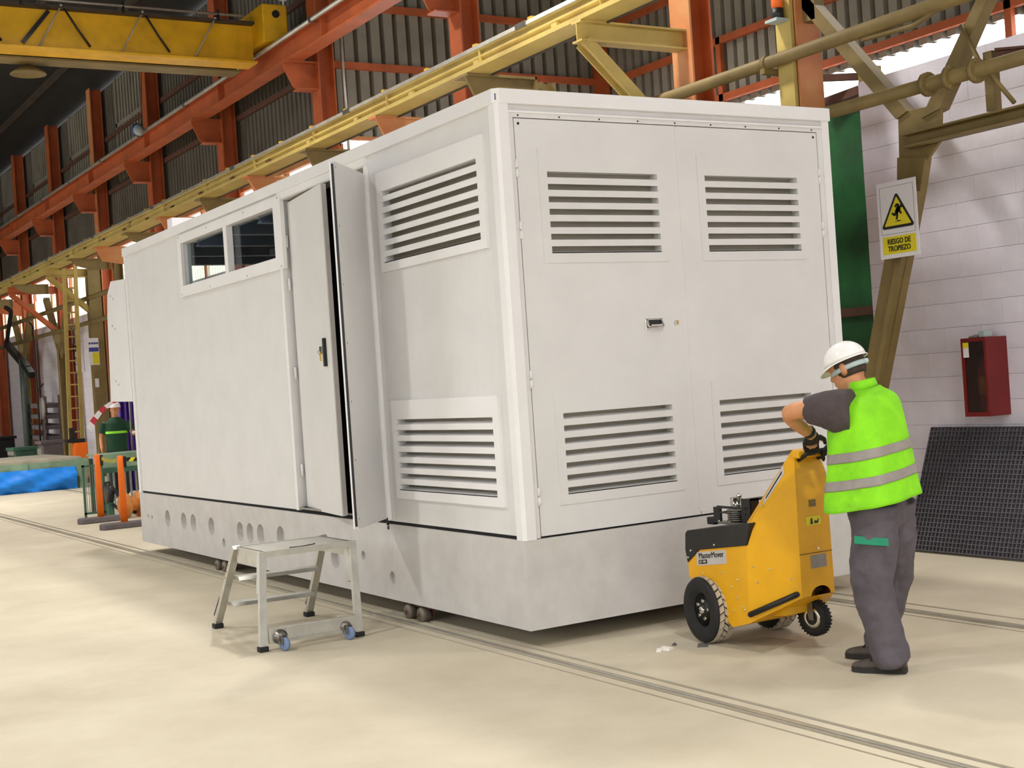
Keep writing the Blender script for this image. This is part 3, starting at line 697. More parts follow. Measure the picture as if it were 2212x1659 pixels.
VT, VB = (2.362, 3.073, 2.428, 2.933), (0.857, 1.556, 0.925, 1.424)
def leaf(x0, x1, vx0, vx1, sx0, sx1, side):
    hs = [(sx0-0.015, sx1+0.015, v[2]-0.015, v[3]+0.015) for v in (VT, VB)]
    xs = sorted({x0, x1, hs[0][0], hs[0][1]}); zs = sorted({0.681, 3.256} | {q for h in hs for q in h[2:]})
    b = MB()
    for i in range(3):
        for j in range(len(zs)-1):
            cx = (xs[i]+xs[i+1])/2; cz = (zs[j]+zs[j+1])/2
            if any(h[0] < cx < h[1] and h[2] < cz < h[3] for h in hs): continue
            b.box(xs[i], xs[i+1], 0.012, 0.05, zs[j], zs[j+1])
    L = b.build('door_leaf', 'white', K)
    bm = bmesh.new(); bm.from_mesh(L.data); bmesh.ops.remove_doubles(bm, verts=bm.verts, dist=1e-5)
    # drop the inner double faces left by neighbouring cells
    seen = {}
    for f in list(bm.faces):
        k = tuple(sorted(v.index for v in f.verts)); seen.setdefault(k, []).append(f)
    bmesh.ops.delete(bm, geom=[f for v in seen.values() if len(v) > 1 for f in v], context='FACES_ONLY'); bm.to_mesh(L.data); bm.free()
    for v in (VT, VB): louvre('y', vx0, vx1, v[0], v[1], sx0, sx1, v[2], v[3], L, 0.006)
    hx = x0 - 0.003 if side < 0 else x1 + 0.003
    for z in (2.947, 2.567, 1.647, 0.925):
        MB().cyl((hx, 0.006, z-0.055), (hx, 0.006, z-0.003), 0.010, 10).cyl((hx, 0.006, z+0.003), (hx, 0.006, z+0.055), 0.009, 10).build('hinge', 'white_trim', L)
    MB().cyl((x0+0.03 if side < 0 else x1-0.03, 0.0125, 3.225), (x0+0.03 if side < 0 else x1-0.03, 0.010, 3.225), 0.009, 10).build('drain_hole', 'blackmetal', L)
    return L
LL = leaf(0.130, 1.384, 0.283, 1.260, 0.345, 1.200, -1)
LR = leaf(1.390, 2.644, 1.540, 2.487, 1.600, 2.430, 1)
MB().box(1.375, 1.43, 0.0095, 0.0125, 0.70, 3.25).build('cover_strip', 'white', LR)
h = MB(); h.box(1.030, 1.170, 0.006, 0.0125, 1.918, 1.990); hp = h.build('handle_plate', 'chrome', LL, bevel=0.003)
MB().box(1.048, 1.152, 0.004, 0.0065, 1.935, 1.982).build('handle_recess', 'blackmetal', hp)
MB().tube([(1.045, 0.006, 1.985), (1.040, -0.012, 1.94), (1.052, -0.018, 1.935), (1.148, -0.018, 1.935), (1.160, -0.012, 1.94), (1.155, 0.006, 1.985)], 0.007, 8).box(1.055, 1.145, -0.022, -0.012, 1.932, 1.950).build('grip', 'chrome', hp)
MB().cyl((1.283, 0.012, 1.958), (1.283, 0.002, 1.958), 0.016, 14).build('lock_cylinder', 'chrome', LL)
MB().box(1.287, 1.292, -0.004, 0.003, 1.945, 1.970).build('key', 'clip', LL)
# --- window on the long side
b = MB(); y0, y1, z0, z1 = 3.53, 6.31, 2.705, 3.318
b.box(-0.012, 0.022, y0, WIN[0], z0, z1); b.box(-0.012, 0.022, WIN[1], y1, z0, z1); b.box(-0.012, 0.022, WIN[0], WIN[1], z0, WIN[2]); b.box(-0.012, 0.022, WIN[0], WIN[1], WIN[3], z1)
W = b.build('window_frame', 'white_trim', K)
b = MB(); b.box(0.02, 0.09, WIN[0]-0.004, WIN[0], WIN[2], WIN[3]); b.box(0.02, 0.09, WIN[1], WIN[1]+0.004, WIN[2], WIN[3]); b.box(0.02, 0.09, WIN[0], WIN[1], WIN[2]-0.004, WIN[2]); b.box(0.02, 0.09, WIN[0], WIN[1], WIN[3], WIN[3]+0.004); b.build('window_reveal', 'white', W)
MB().box(-0.010, 0.05, 4.865, 4.955, WIN[2], WIN[3]).build('mullion', 'white_trim', W)
MB().box(0.055, 0.058, WIN[0], 4.87, WIN[2], WIN[3]).build('pane', 'glass', W); MB().box(0.055, 0.058, 4.95, WIN[1], WIN[2], WIN[3]).build('pane', 'glass', W)
for y, z in ((3.58, 3.30), (3.58, 2.73), (6.26, 3.30), (6.26, 2.73), (4.4, 2.73), (5.4, 2.73), (4.4, 3.29), (5.4, 3.29)):
    MB().cyl((-0.0125, y, z), (-0.015, y, z), 0.007, 8).build('screw', 'steel', W)
# --- side doorway: frame, ajar leaf, wide-open leaf
b = MB(); b.box(-0.006, 0.10, 3.575, 3.625, ZS, 3.285); b.build('door_jamb', 'white_trim', K)
b = MB(); b.box(-0.006, 0.05, 1.868, 1.915, ZS, 3.285); b.build('door_jamb', 'white_trim', K, bevel=0.012)
b = MB(); b.box(0.0, 0.14, 1.915, 3.575, 3.272, 3.285); b.build('door_head_frame', 'concrete', K)
b = MB(); b.box(0.0, 0.06, 1.915, 3.575, 0.70, 0.715); b.build('door_sill', 'steel', K)
MB().box(0.30, 0.31, 1.9, 3.6, 0.72, 3.3).build('doorway_shade_sheet', 'dark', K)  # near-black sheet added so the doorway reads as deep shade
MB().box(0.06, 0.31, 3.60, 3.61, 0.72, 3.3).box(0.06, 0.31, 1.88, 1.89, 0.72, 3.3).box(0.06, 0.31, 1.88, 3.6, 3.29, 3.30).build('doorway_shade_box', 'dark', K)  # near-black sides and top, painted shade inside the doorway
h0, f0 = Vector((0.055, 3.53)), Vector((-0.076, 2.53)); d = (f0-h0).normalized(); nrm = Vector((-d.y, d.x))
if nrm.x < 0: nrm = -nrm
th = 0.03
q = [h0, f0, f0 + nrm*th, h0 + nrm*th]
b = MB(); b.ext([tuple(p) for p in q], 'z', 0.700, 3.25); S1 = b.build('door_leaf', 'white', K)
S1['label'] = 'ajar door leaf with black handle plate and hanging keys'
q = [f0 + nrm*0.004 + d*0.002, f0 + d*0.012 + nrm*0.004, f0 + d*0.012 + nrm*(th+0.01), f0 + nrm*(th+0.01)]
MB().ext([tuple(p) for p in q], 'z', 0.705, 3.248).build('edge_profile', 'labelg', S1)
for z in (2.93, 2.57, 1.83, 1.02):
    MB().cyl((0.035, 3.545, z-0.05), (0.035, 3.545, z+0.05), 0.011, 10).build('hinge', 'white_trim', S1)
def onl(s, off): p = h0 + d*s - nrm*off; return p
p = onl(0.865, 0.012); MB().bar((p.x, p.y, 1.855), (p.x, p.y, 2.075), 0.026, 0.035, up=(d.x, d.y, 0)).build('handle_plate', 'black', S1, bevel=0.004)
p = onl(0.77, 0.010); q2 = onl(0.77, 0.0); MB().bar((p.x, p.y, 1.955), (p.x, p.y, 2.015), 0.02, 0.05, up=(d.x, d.y, 0)).build('lock_plate', 'chrome', S1, bevel=0.003)
p = onl(0.79, 0.028); MB().bar((p.x, p.y, 1.90), (p.x, p.y, 1.975), 0.004, 0.03, up=(d.x, d.y, 0)).build('key_bunch', 'clip', S1)
MB().tube([(p.x-0.01, p.y, 1.985), (p.x-0.03, p.y-0.02, 1.97), (p.x-0.015, p.y-0.03, 1.945)], 0.003, 6).build('key_ring', 'chrome', S1)
# wide-open leaf
h1, f1 = Vector((-0.015, 1.880)), Vector((-0.459, 1.406)); d = (f1-h1).normalized(); nrm = Vector((-d.y, d.x))   # towards the opening side
if nrm.y < 0: nrm = -nrm
q = [h1, f1, f1 + nrm*0.028, h1 + nrm*0.028]
S2 = MB().ext([tuple(p) for p in q], 'z', 0.71, 3.219).build('door_leaf', 'white', K)
S2['label'] = 'narrow door leaf swung wide open'
q = [f1 + nrm*0.004, f1 + d*0.012 + nrm*0.004, f1 + d*0.012 + nrm*0.018, f1 + nrm*0.018]
MB().ext([tuple(p) for p in q], 'z', 0.73, 3.20).build('rubber_seal', 'black', S2)
q = [f1 + nrm*0.018, f1 + d*0.014 + nrm*0.018, f1 + d*0.014 + nrm*0.030, f1 + nrm*0.030]
MB().ext([tuple(p) for p in q], 'z', 0.715, 3.215).build('edge_profile', 'white_trim', S2)
for s in (0.06, 0.12, 0.30, 0.36):
    pass
for i in range(7):
    p = f1 - d*0.03 - nrm*0.001; z = 0.78 + i*0.40
    MB().cyl((p.x, p.y, z), (p.x-nrm.x*0.002, p.y-nrm.y*0.002, z), 0.006, 6).build('screw', 'steel', S2)
# white end hatch standing open past the far corner
b = MB(); b.ext([(8.33, 3.09), (8.92, 3.12), (9.10, 2.98), (9.16, 2.74), (9.26, 1.717), (8.33, 1.70)], 'x', 0.0, 0.05); H = b.build('end_hatch', 'white_trim', K)
for z in (2.95, 2.6, 1.95): MB().box(-0.006, 0.0, 8.95, 8.975, z-0.012, z+0.012).box(-0.006, 0, 8.85, 8.875, z-0.05, z-0.03).build('hatch_fixing', 'greyplastic', H)
# white board lying on the roof
bd = MB(); bd.box(0.05, 0.55, 6.62, 6.78, 3.44, 3.56); o = bd.build('foam_board', 'signw'); root_at(o, (0.3, 6.7, 3.432)); tag(o, 'small white foam board lying on the cabin roof edge', 'board')
o.location.z = 3.432 - 0.008
MB().box(0.5, 2.15, 0.5, KL-0.5, 0.03, ZB).build('light_baffle', 'blackmetal', K)  # unseen block added to stop light passing under the base
# ------------------------------------------------------------------ roller skates under the base
def skate(y, label):
    t = thing('roller_skate', label, 'dolly', (0.1, y, -0.004), 'steel roller skates under the kiosk')
    MB().box(0.05, 0.30, y-0.16, y+0.16, 0.085, 0.117).box(0.08, 0.09, y-0.16, y+0.16, 0.03, 0.09).box(0.26, 0.27, y-0.16, y+0.16, 0.03, 0.09).build('frame', 'brown', t)
    for dy in (-0.1, 0.1):
        r = MB().lathe((0.0, y+dy, 0.048), (1, 0, 0), [(0.0, 0.035), (0.004, 0.050), (0.02, 0.052), (0.07, 0.052), (0.075, 0.04)], 18).build('roller', 'dullsteel', t)
        MB().cyl((-0.006, y+dy, 0.048), (0.01, y+dy, 0.048), 0.016, 10).build('axle_end', 'brown', r)
skate(5.71, 'pair of steel rollers behind the step stool'); skate(1.59, 'pair of steel rollers right of the step stool under the base')
for y in (6.0, 1.59):
    t = thing('roller_skate', 'steel roller skate in the shade under the far side of the base' if y > 3 else 'steel roller skate in the shade near the front of the base', 'dolly', (2.25, y, -0.004), 'steel roller skates under the kiosk')
    MB().box(2.15, 2.45, y-0.16, y+0.16, 0.085, 0.117).build('frame', 'brown', t)
    for dy in (-0.1, 0.1): MB().cyl((2.29, y+dy, 0.048), (2.36, y+dy, 0.048), 0.052, 16).build('roller', 'dullsteel', t)
# ================================================================== aluminium step stool
t = thing('step_stool', 'grey aluminium step stool with blue castors in front of the cabin', 'step stool', (-0.81, 1.85, 0))
XA, XB = -1.12, -0.495
FB = [(-1.205, 1.375), (-0.535, 1.345)]; BB = [(-1.11, 2.535), (-0.445, 2.425)]
MB().box(XA, XB, 1.47, 1.97, 0.622, 0.632).build('platform', 'alu', t)
for y in (1.46, 1.97): MB().box(XA-0.005, XB+0.005, y-0.012, y+0.012, 0.595, 0.636).build('platform_rail', 'alu', t)
for x in (XA, XB): MB().box(x-0.012, x+0.012, 1.46, 1.97, 0.53, 0.632).build('side_plate', 'alu', t)
legs = []
for i, (x, y) in enumerate(FB):
    tx = XA if i == 0 else XB; s = -1 if i == 0 else 1
    L = MB().bar((x, y, 0.03), (tx+s*0.012, 1.475, 0.63), 0.048, 0.034, up=(0, 1, 0)).build('front_leg', 'alu', t)
    MB().box(x-0.032, x+0.032, y-0.03, y+0.03, 0.0, 0.035).build('rubber_foot', 'rubber', L, bevel=0.006)
    MB().bar((x+(tx-x)*0.55, y+0.05+(1.475-y)*0.55, 0.36), (tx, 1.53, 0.61), 0.03, 0.07, up=(0, 1, 0)).build('gusset_strap', 'alu', L)
for i, (x, y) in enumerate(BB):
    tx = XA if i == 0 else XB; s = -1 if i == 0 else 1
    L = MB().bar((x, y, 0.03), (tx+s*0.012, 1.96, 0.63), 0.052, 0.034, up=(0, 1, 0)).build('rear_leg', 'alu', t)
    MB().box(x-0.034, x+0.034, y-0.035, y+0.035, 0.0, 0.035).build('rubber_foot', 'rubber', L, bevel=0.006)
    MB().bar((x-0.03, y-0.02, 0.10), (x-0.024, y-0.15, 0.24), 0.003, 0.014, up=(0, 1, 0)).build('dark_label', 'navylabel', L)
    for k in range(5):
        f = 0.62 + 0.08*k; px, py = x+(tx-x)*f, y+(1.96-y)*f
        MB().cyl((px+s*0.024, py, 0.03+0.6*f), (px+s*0.036, py, 0.03+0.6*f), 0.008, 8).build('rivet', 'steel', L)
def lerp(a, b, f): return a + (b-a)*f
for z in (0.205, 0.405):
    f = z/0.63; y = lerp(2.48, 1.96, f); xa = lerp(BB[0][0], XA, f)+0.02; xb = lerp(BB[1][0], XB, f)-0.02
    MB().hexa([(xa, y-0.10, z-0.02), (xa, y+0.03, z-0.02), (xa, y+0.03, z+0.006), (xa, y-0.07, z+0.006)], [(xb, y-0.14, z-0.02), (xb, y-0.01, z-0.02), (xb, y-0.01, z+0.006), (xb, y-0.11, z+0.006)]).build('tread', 'alu', t, bevel=0.004)
fb = MB().hexa([(-1.165, 1.352, 0.045), (-0.555, 1.322, 0.045), (-0.555, 1.322, 0.150), (-1.165, 1.352, 0.150)], [(-1.165, 1.378, 0.045), (-0.555, 1.348, 0.045), (-0.555, 1.348, 0.15), (-1.165, 1.378, 0.15)]).build('castor_board', 'alu', t)
MB().box(-1.06, -0.66, 1.318, 1.345, 0.130, 0.138).box(-1.06, -0.66, 1.318, 1.345, 0.058, 0.066).build('board_rib', 'alu', fb)
for x in (-1.095, -0.635):
    h = MB().lathe((x, 1.345, 0.085), (0, -1, 0), [(0, 0.05), (0.012, 0.05), (0.02, 0.036), (0.03, 0.036)], 16).build('castor_swivel', 'steel', fb)
    MB().lathe((x+0.006, 1.285, 0.045), (0.9, 0.43, 0), [(-0.012, 0.036), (-0.009, 0.043), (0.009, 0.043), (0.012, 0.036)], 20).build('castor_wheel', 'caster_blue', h)
    MB().box(x-0.018, x-0.012, 1.27, 1.32, 0.04, 0.1).box(x+0.018, x+0.024, 1.27, 1.32, 0.04, 0.1).build('castor_fork', 'steel', h)
MB().tube([(-0.92, 1.52, 0.634), (-0.84, 1.50, 0.634), (-0.76, 1.53, 0.634), (-0.72, 1.56, 0.634)], 0.004, 6).build('wire_offcut', 'black', t)
MB().tube([(-0.49, 1.52, 0.625), (-0.468, 1.5, 0.55), (-0.47, 1.48, 0.42)], 0.006, 6).build('safety_strap', 'black', t)

# ================================================================== yellow electric tug
T = thing('electric_tug', 'yellow electric tug with black nose pushed against the cabin base', 'tug', (1.14, -0.9, 0))
CX = 1.13
def mir(p): return (2*CX - p[0], p[1], p[2])
A = dict(ft=(.85, -.50, .60), fb=(.85, -.50, .39), fo_t=(.85, -1.05, .655), fo_b=(.85, -1.03, .16), lo=(.85, -.88, .12), rb=(1.005, -1.315, .315), ru=(1.012, -1.315, 1.005), tp=(1.045, -1.29, 1.135), dk=(.875, -1.06, .735), tf=(1.06, -1.255, 1.15), ff=(.905, -1.0, .735))
def both(mb, faces):
    for f in faces:
        p = [A[k] for k in f]; mb.add(p, [tuple(range(len(p)))]); mb.add([mir(q) for q in p], [tuple(range(len(p)))[::-1]])
b = MB()
both(b, [('ft', 'fb', 'lo', 'fo_b', 'fo_t')])
b.add([A['ft'], mir(A['ft']), mir(A['fb']), A['fb']], [(0, 1, 2, 3)]); b.add([A['fb'], mir(A['fb']), mir(A['lo']), A['lo']], [(0, 1, 2, 3)]); b.add([A['lo'], mir(A['lo']), mir(A['fo_b']), A['fo_b']], [(0, 1, 2, 3)]); b.add([A['ft'], mir(A['ft']), mir(A['fo_t']), A['fo_t']], [(0, 1, 2, 3)])
chassis = b.build('chassis_cover', 'yellow', T)
b = MB()
both(b, [('fo_t', 'fo_b', 'rb', 'ru'), ('fo_t', 'ru', 'tp', 'tf', 'ff', 'dk')])
b.add([A['ff'], mir(A['ff']), mir(A['tf']), A['tf']], [(0, 1, 2, 3)]); b.add([A['tf'], mir(A['tf']), mir(A['tp']), A['tp']], [(0, 1, 2, 3)]); b.add([A['fo_b'], mir(A['fo_b']), mir(A['rb']), A['rb']], [(0, 1, 2, 3)])
tower = b.build('tiller_tower', 'yellow', T)
# rear panel with a wheel arch
rz = lambda f: f
arc = [(CX + 0.02 + 0.075*math.cos(a), 0.317 + 0.05*math.sin(a)) for a in [math.pi*i/10 for i in range(11)]]
poly = [(A['ru'][0], 1.005), (A['tp'][0], 1.135), (2*CX-A['tp'][0], 1.135), (2*CX-A['ru'][0], 1.005), (2*CX-A['rb'][0], .315)] + arc + [(A['rb'][0], .315)]
pv = [Vector(p) for p in poly]; vo, eo, fo, _, _, _ = delaunay_2d_cdt(pv, [(i, (i+1) % len(pv)) for i in range(len(pv))], [list(range(len(pv)))], 1, 1e-6)
b = MB(); 
for dy in (0.0, 0.004): b.add([(v.x, -1.316 + dy + (0.025 if v.y > 1.05 else 0), v.y) for v in vo], [tuple(f) for f in fo])
rear = b.build('rear_panel', 'yellow', tower)
MB().box(CX-0.045, CX+0.075, -1.3185, -1.316, 0.47, 0.545).build('rating_plate', 'strip', rear)
MB().box(CX-0.03, CX+0.02, -1.319, -1.316, 0.82, 0.86).build('round_sticker', 'beige', rear)
s = MB().box(CX-0.06, CX+0.05, -1.3185, -1.316, 0.715, 0.765).build('warning_sticker', 'signy', rear)
MB().ext([(CX-0.03, 0.722), (CX-0.012, 0.722), (CX-0.016, 0.755), (CX-0.024, 0.755)], 'y', -1.321, -1.3185).ext([(CX+0.0, 0.724), (CX+0.028, 0.724), (CX+0.034, 0.752), (CX+0.022, 0.735), (CX+0.004, 0.742)], 'y', -1.321, -1.3185).build('pictogram', 'signk', s)
MB().box(A['rb'][0]-0.001, 2*CX-A['rb'][0]+0.001, -1.3175, -1.3155, 0.555, 0.559).build('panel_seam', 'brown', rear)
MB().cyl((CX+0.015, -1.3165, 0.58), (CX+0.015, -1.323, 0.58), 0.008, 8).build('screw', 'chrome', rear)
# inner underbody
b = MB(); b.hexa([(.94, -.52, .12), (1.32, -.52, .12), (1.32, -.52, .40), (.94, -.52, .40)], [(1.0, -1.18, .20), (1.26, -1.18, .20), (1.26, -1.18, .40), (1.0, -1.18, .40)]); b.build('underbody', 'cyellow', T)
# black nose cover
b = MB(); x0, x1 = .842, 2*CX-.842
side = [(-.495, .648), (-.515, .668), (-1.10, .745), (-1.055, .612), (-.62, .556), (-.50, .47), (-.485, .55)]
b.ext(side, 'x', x0, x1); nose = b.build('nose_cover', 'blackmetal', T, bevel=0.006)
for y, z in ((-.545, .548), (-.515, .505), (-.77, .598)): MB().ball((x0-0.002, y, z), 0.008, 8).build('screw', 'chrome', nose)
# coupling on top of the nose
h = MB(); h.box(0.985, 1.255, -.90, -.64, .70, .715); hb = h.build('coupling_plate', 'steel', nose)
MB().box(0.99, 1.0, -.935, -.86, .715, .86).box(1.0, 1.06, -.94, -.925, .715, .86).box(1.0, 1.2, -.94, -.88, .848, .86).build('rear_bracket', 'blackmetal', hb)
MB().box(0.99, 1.0, -.66, -.60, .705, .80).box(1.0, 1.04, -.62, -.60, .705, .80).build('front_bracket', 'blackmetal', hb)
MB().box(0.985, 0.995, -.90, -.64, .795, .81).box(0.985, 0.995, -.9, -.64, .765, .772).build('guide_bar', 'blackmetal', hb)
for k in range(6): MB().lathe((1.03, -.77, .722+k*0.012), (0, 0, 1), [(0, .055), (.004, .06), (.008, .055)], 18).build('spring_coil', 'steel', hb)
MB().cyl((1.03, -.77, .715), (1.03, -.77, .86), 0.035, 16).build('coupling_pin', 'chrome', hb)
MB().ball((1.03, -.80, .872), 0.016, 10).build('pin_knob', 'chrome', hb)
MB().box(0.99, 1.05, -.60, -.53, .69, .735).build('cable_plug', 'black', hb, bevel=0.005)
for x, y in ((.99, -.65), (.99, -.72), (.99, -.75)): MB().ball((x, y, .716), 0.008, 8).build('bolt', 'chrome', hb)
# stickers and lettering on the side
sl = MB().hexa([(.8475, -.585, .540), (.8475, -.862, .574), (.8475, -.862, .492), (.8475, -.585, .458)], [(.850, -.585, .540), (.850, -.862, .574), (.850, -.862, .492), (.850, -.585, .458)]).build('name_sticker', 'labelg', chassis)
ud = Vector((0, 0.122, 1)); xd = Vector((0, -1, 0.124))
text_mesh('sticker_name', 'MasterMover', 'signk', (.8468, -.725, .532), xd, ud, 0.050, sl, bold=0.0, sx=0.86)
MB().hexa([(.847, -.605, .494), (.847, -.685, .504), (.847, -.685, .479), (.847, -.605, .469)], [(.8485, -.605, .494), (.8485, -.685, .504), (.8485, -.685, .479), (.8485, -.605, .469)]).build('model_box', 'signk', sl)
text_mesh('sticker_model', 'JET 400', 'labelg', (.8462, -.645, .4865), xd, ud, 0.020, sl, sx=0.95)
for y, z in ((-.64, .415), (-.82, .435), (-.95, .405), (-.93, .30), (-.975, .25), (-.90, .22), (-1.0, .235), (-.89, .36)):
    MB().ball((.849, y, z), 0.007, 8).build('screw', 'chrome', chassis)
def onside(f, z):          # point on the raked tower side, f from the fold to the rear edge
    return Vector((lerp(.85, 1.01, f), lerp(-1.04, -1.315, f), z))
for f, z in ((.02, .70), (.10, .71), (.06, .665), (.35, .84), (.12, .49), (.42, .475), (.80, .42), (.85, .33), (.18, .40)):
    MB().ball(onside(f, z), 0.008, 8).build('screw', 'chrome', tower)
p0, p1 = onside(.02, .215), onside(.90, .335)
n = Vector((-.86, -.5, 0)).normalized()
MB().tube([p0 + n*0.012, p1 + n*0.012], 0.017, 10).build('side_lever', 'black', tower)
MB().ball(p0 + n*0.012, 0.017, 10).ball(p1 + n*0.012, 0.017, 10).build('lever_ends', 'black', tower)
MB().hexa([onside(.38, .485), onside(.99, .545), onside(.99, .549), onside(.38, .489)], [q + n*0.002 for q in (onside(.38, .485), onside(.99, .545), onside(.99, .549), onside(.38, .489))]).build('panel_seam', 'brown', tower)
# name board on the sloping face
def onslope(f, u, off=0.0):   # f up the slope, u across
    a = Vector(A['ff']).lerp(Vector(A['tf']), f); c = Vector(mir(A['ff'])).lerp(Vector(mir(A['tf'])), f); q = a.lerp(c, u)
    nn = Vector((0, 0.85, 0.52)).normalized(); return q + nn*off
q = [onslope(.28, .06, .003), onslope(.28, .94, .003), onslope(.80, .94, .003), onslope(.80, .06, .003)]
nb = MB().hexa(q, [v + Vector((0, 0.85, 0.52))*0.003 for v in q]).build('slope_sticker', 'labelg', tower)
c0 = onslope(.55, .5, .0075); text_mesh('slope_name', 'MasterMover', 'signk', c0, (-1, 0, 0), (0, -.52, .85), 0.045, nb, sx=0.8)
# label on the raked facet
def onfacet(f, u, off=0.0):
    e = Vector(A['dk']).lerp(Vector(A['tf']), f); g = Vector(A['fo_t']).lerp(Vector(A['ru']), f)
    return e.lerp(g, u) + Vector((-.80, .25, .55))*off
q = [onfacet(.36, .04, .002), onfacet(.80, .04, .002), onfacet(.80, .40, .002), onfacet(.36, .40, .002)]
fl2 = MB().hexa(q, [v + Vector((-.80, .25, .55))*.002 for v in q]).build('facet_sticker', 'labelg', tower)
q = [onfacet(.40, .17, .0042), onfacet(.76, .17, .0042), onfacet(.76, .27, .0042), onfacet(.40, .27, .0042)]
MB().hexa(q, [v + Vector((-.80, .25, .55))*.001 for v in q]).build('dark_lettering', 'signk', fl2)
# tiller handle
hh = MB().tube([(1.06, -1.30, 1.09), (1.055, -1.355, 1.115), (1.06, -1.375, 1.13), (1.13, -1.378, 1.135), (1.21, -1.375, 1.13), (1.215, -1.355, 1.115), (1.21, -1.30, 1.09)], 0.013, 10).build('handle_bar', 'black', tower)
for x in (1.06, 1.16): MB().cyl((x, -1.377, 1.132), (x+0.05, -1.377, 1.135), 0.018, 12).build('grip', 'rubber', hh)
MB().box(1.03, 1.23, -1.335, -1.27, 1.10, 1.145).build('control_head', 'yellow', tower, bevel=0.01)
# drive wheels
def wheel(xin, xout, yc, zc, Rw, name, near):
    wo = bpy.data.objects.new(name, None); sgn = 1 if xin > xout else -1
    c = Vector((xout, yc, zc)); ax = Vector((sgn, 0, 0)); Wd = abs(xin-xout)
    m = MB().lathe(c, ax, [(0.035, 0.06), (0.03, 0.10), (0.0, 0.125), (0.0, 0.165), (0.007, 0.188), (0.022, Rw-0.003), (0.026, Rw-0.010), (Wd-0.026, Rw-0.010), (Wd-0.02, Rw-0.003), (Wd-0.005, 0.17), (Wd, 0.1)], 40)
    w_ = m.build(name, 'rubber', T); w_.data.transform(Matrix.Translation(-(c - T.location))); w_.location = c - T.location
    MB().lathe(c, ax, [(0.05, 0.02), (0.045, 0.105), (0.03, 0.118)], 28).build('hub_disc', 'black', w_)
    if near:
        hb2 = MB().lathe(c + ax*0.02, ax, [(-0.012, 0.012), (-0.008, 0.024), (0.03, 0.026)], 12).build('hub_cap', 'chrome', w_)
        for k in range(5):
            a = k*2*math.pi/5 + 0.5; MB().cyl(c + ax*0.02 + Vector((0, 0.055*math.cos(a), 0.055*math.sin(a))), c + ax*0.05 + Vector((0, 0.055*math.cos(a), 0.055*math.sin(a))), 0.011, 8).build('wheel_bolt', 'chrome', hb2)
    # tread: three rows of slanted blocks, one mesh shared per row and turned about the axle
    N = 26; rows = ((0.024, 0.053, 0.0, 0.035), (0.059, 0.089, 0.5, -0.06), (0.095, 0.130, 0.15, 0.035))
    for ri, (w0, w1, ph, sk) in enumerate(rows):
        if w1 > Wd - 0.006: w1 = Wd - 0.006
        pr = None; step = 2*math.pi/N
        for k in range(N):
            if pr is None:
                q = []
                for rr in (Rw-0.012, Rw):
                    sh = 0.37 if rr == Rw else 0.42
                    for (wx, da) in ((w0, -sh), (w1, -sh), (w1, sh), (w0, sh)):
                        a = da*step + sk*4*((wx-w0)/(w1-w0)-0.5)*step*2.2
                        q.append(Vector((sgn*wx, rr*math.sin(a), rr*math.cos(a))))
                mm = MB().hexa(q[:4], q[4:]); o = mm.build('tread_block', 'greytyre'); pr = o
            else:
                o = pr.copy(); COL.objects.link(o)
            o.parent = w_; o.location = (0, 0, 0); o.rotation_euler = ((k+ph)*step, 0, 0)
    w_.rotation_euler = (0, 0, -0.13)
    return w_
wheel(.945, .80, -.635, .2, .2, 'drive_wheel', True)
wheel(1.315, 1.46, -.635, .2, .2, 'drive_wheel', False)
MB().cyl((.9, -.635, .2), (1.36, -.635, .2), 0.03, 10).build('axle', 'blackmetal', T)
# rear castor hanging under the tower
ca = Vector((0.99, 0.14, 0)).normalized()
cc = Vector((1.195, -1.20, 0.165))
fk = MB()
for s in (-1, 1):
    p = cc + ca*(s*0.035); fk.hexa([p + Vector((0, 0.06, 0.16)), p + Vector((0, -0.015, 0.16)), p + Vector((0, -0.022, -0.012)), p + Vector((0, 0.016, -0.012))], [p + ca*0.005 + Vector((0, 0.06, 0.16)), p + ca*0.005 + Vector((0, -0.015, 0.16)), p + ca*0.005 + Vector((0, -0.022, -0.012)), p + ca*0.005 + Vector((0, 0.016, -0.012))])
fk.box(cc.x-0.05, cc.x+0.05, cc.y-0.03, cc.y+0.04, cc.z+0.155, cc.z+0.17)
fko = fk.build('castor_fork', 'steel', T)
cw = MB().lathe(cc - ca*0.028, ca, [(0.0, 0.06), (0.0, 0.085), (0.008, 0.103), (0.048, 0.103), (0.056, 0.085), (0.056, 0.06)], 30).build('castor_wheel', 'rubber', fko)
MB().lathe(cc - ca*0.03, ca, [(0.012, 0.02), (0.0, 0.045), (0.002, 0.062), (0.02, 0.06)], 24).build('castor_rim', 'chrome', cw)
for k in range(30):
    a = k*math.pi/15; u, v = Vector((0, 0, 1)), ca.cross(Vector((0, 0, 1)))
    p = cc + (u*math.cos(a) + v*math.sin(a))*0.104
    MB().bar(p - ca*0.024, p + ca*0.024, 0.009, 0.008, up=(u*math.cos(a) + v*math.sin(a))).build('tread_bar', 'rubber', cw)
# coupling arm to the cabin
MB().box(.87, 1.39, -.515, -.495, .22, .42).build('front_plate', 'blackmetal', T)

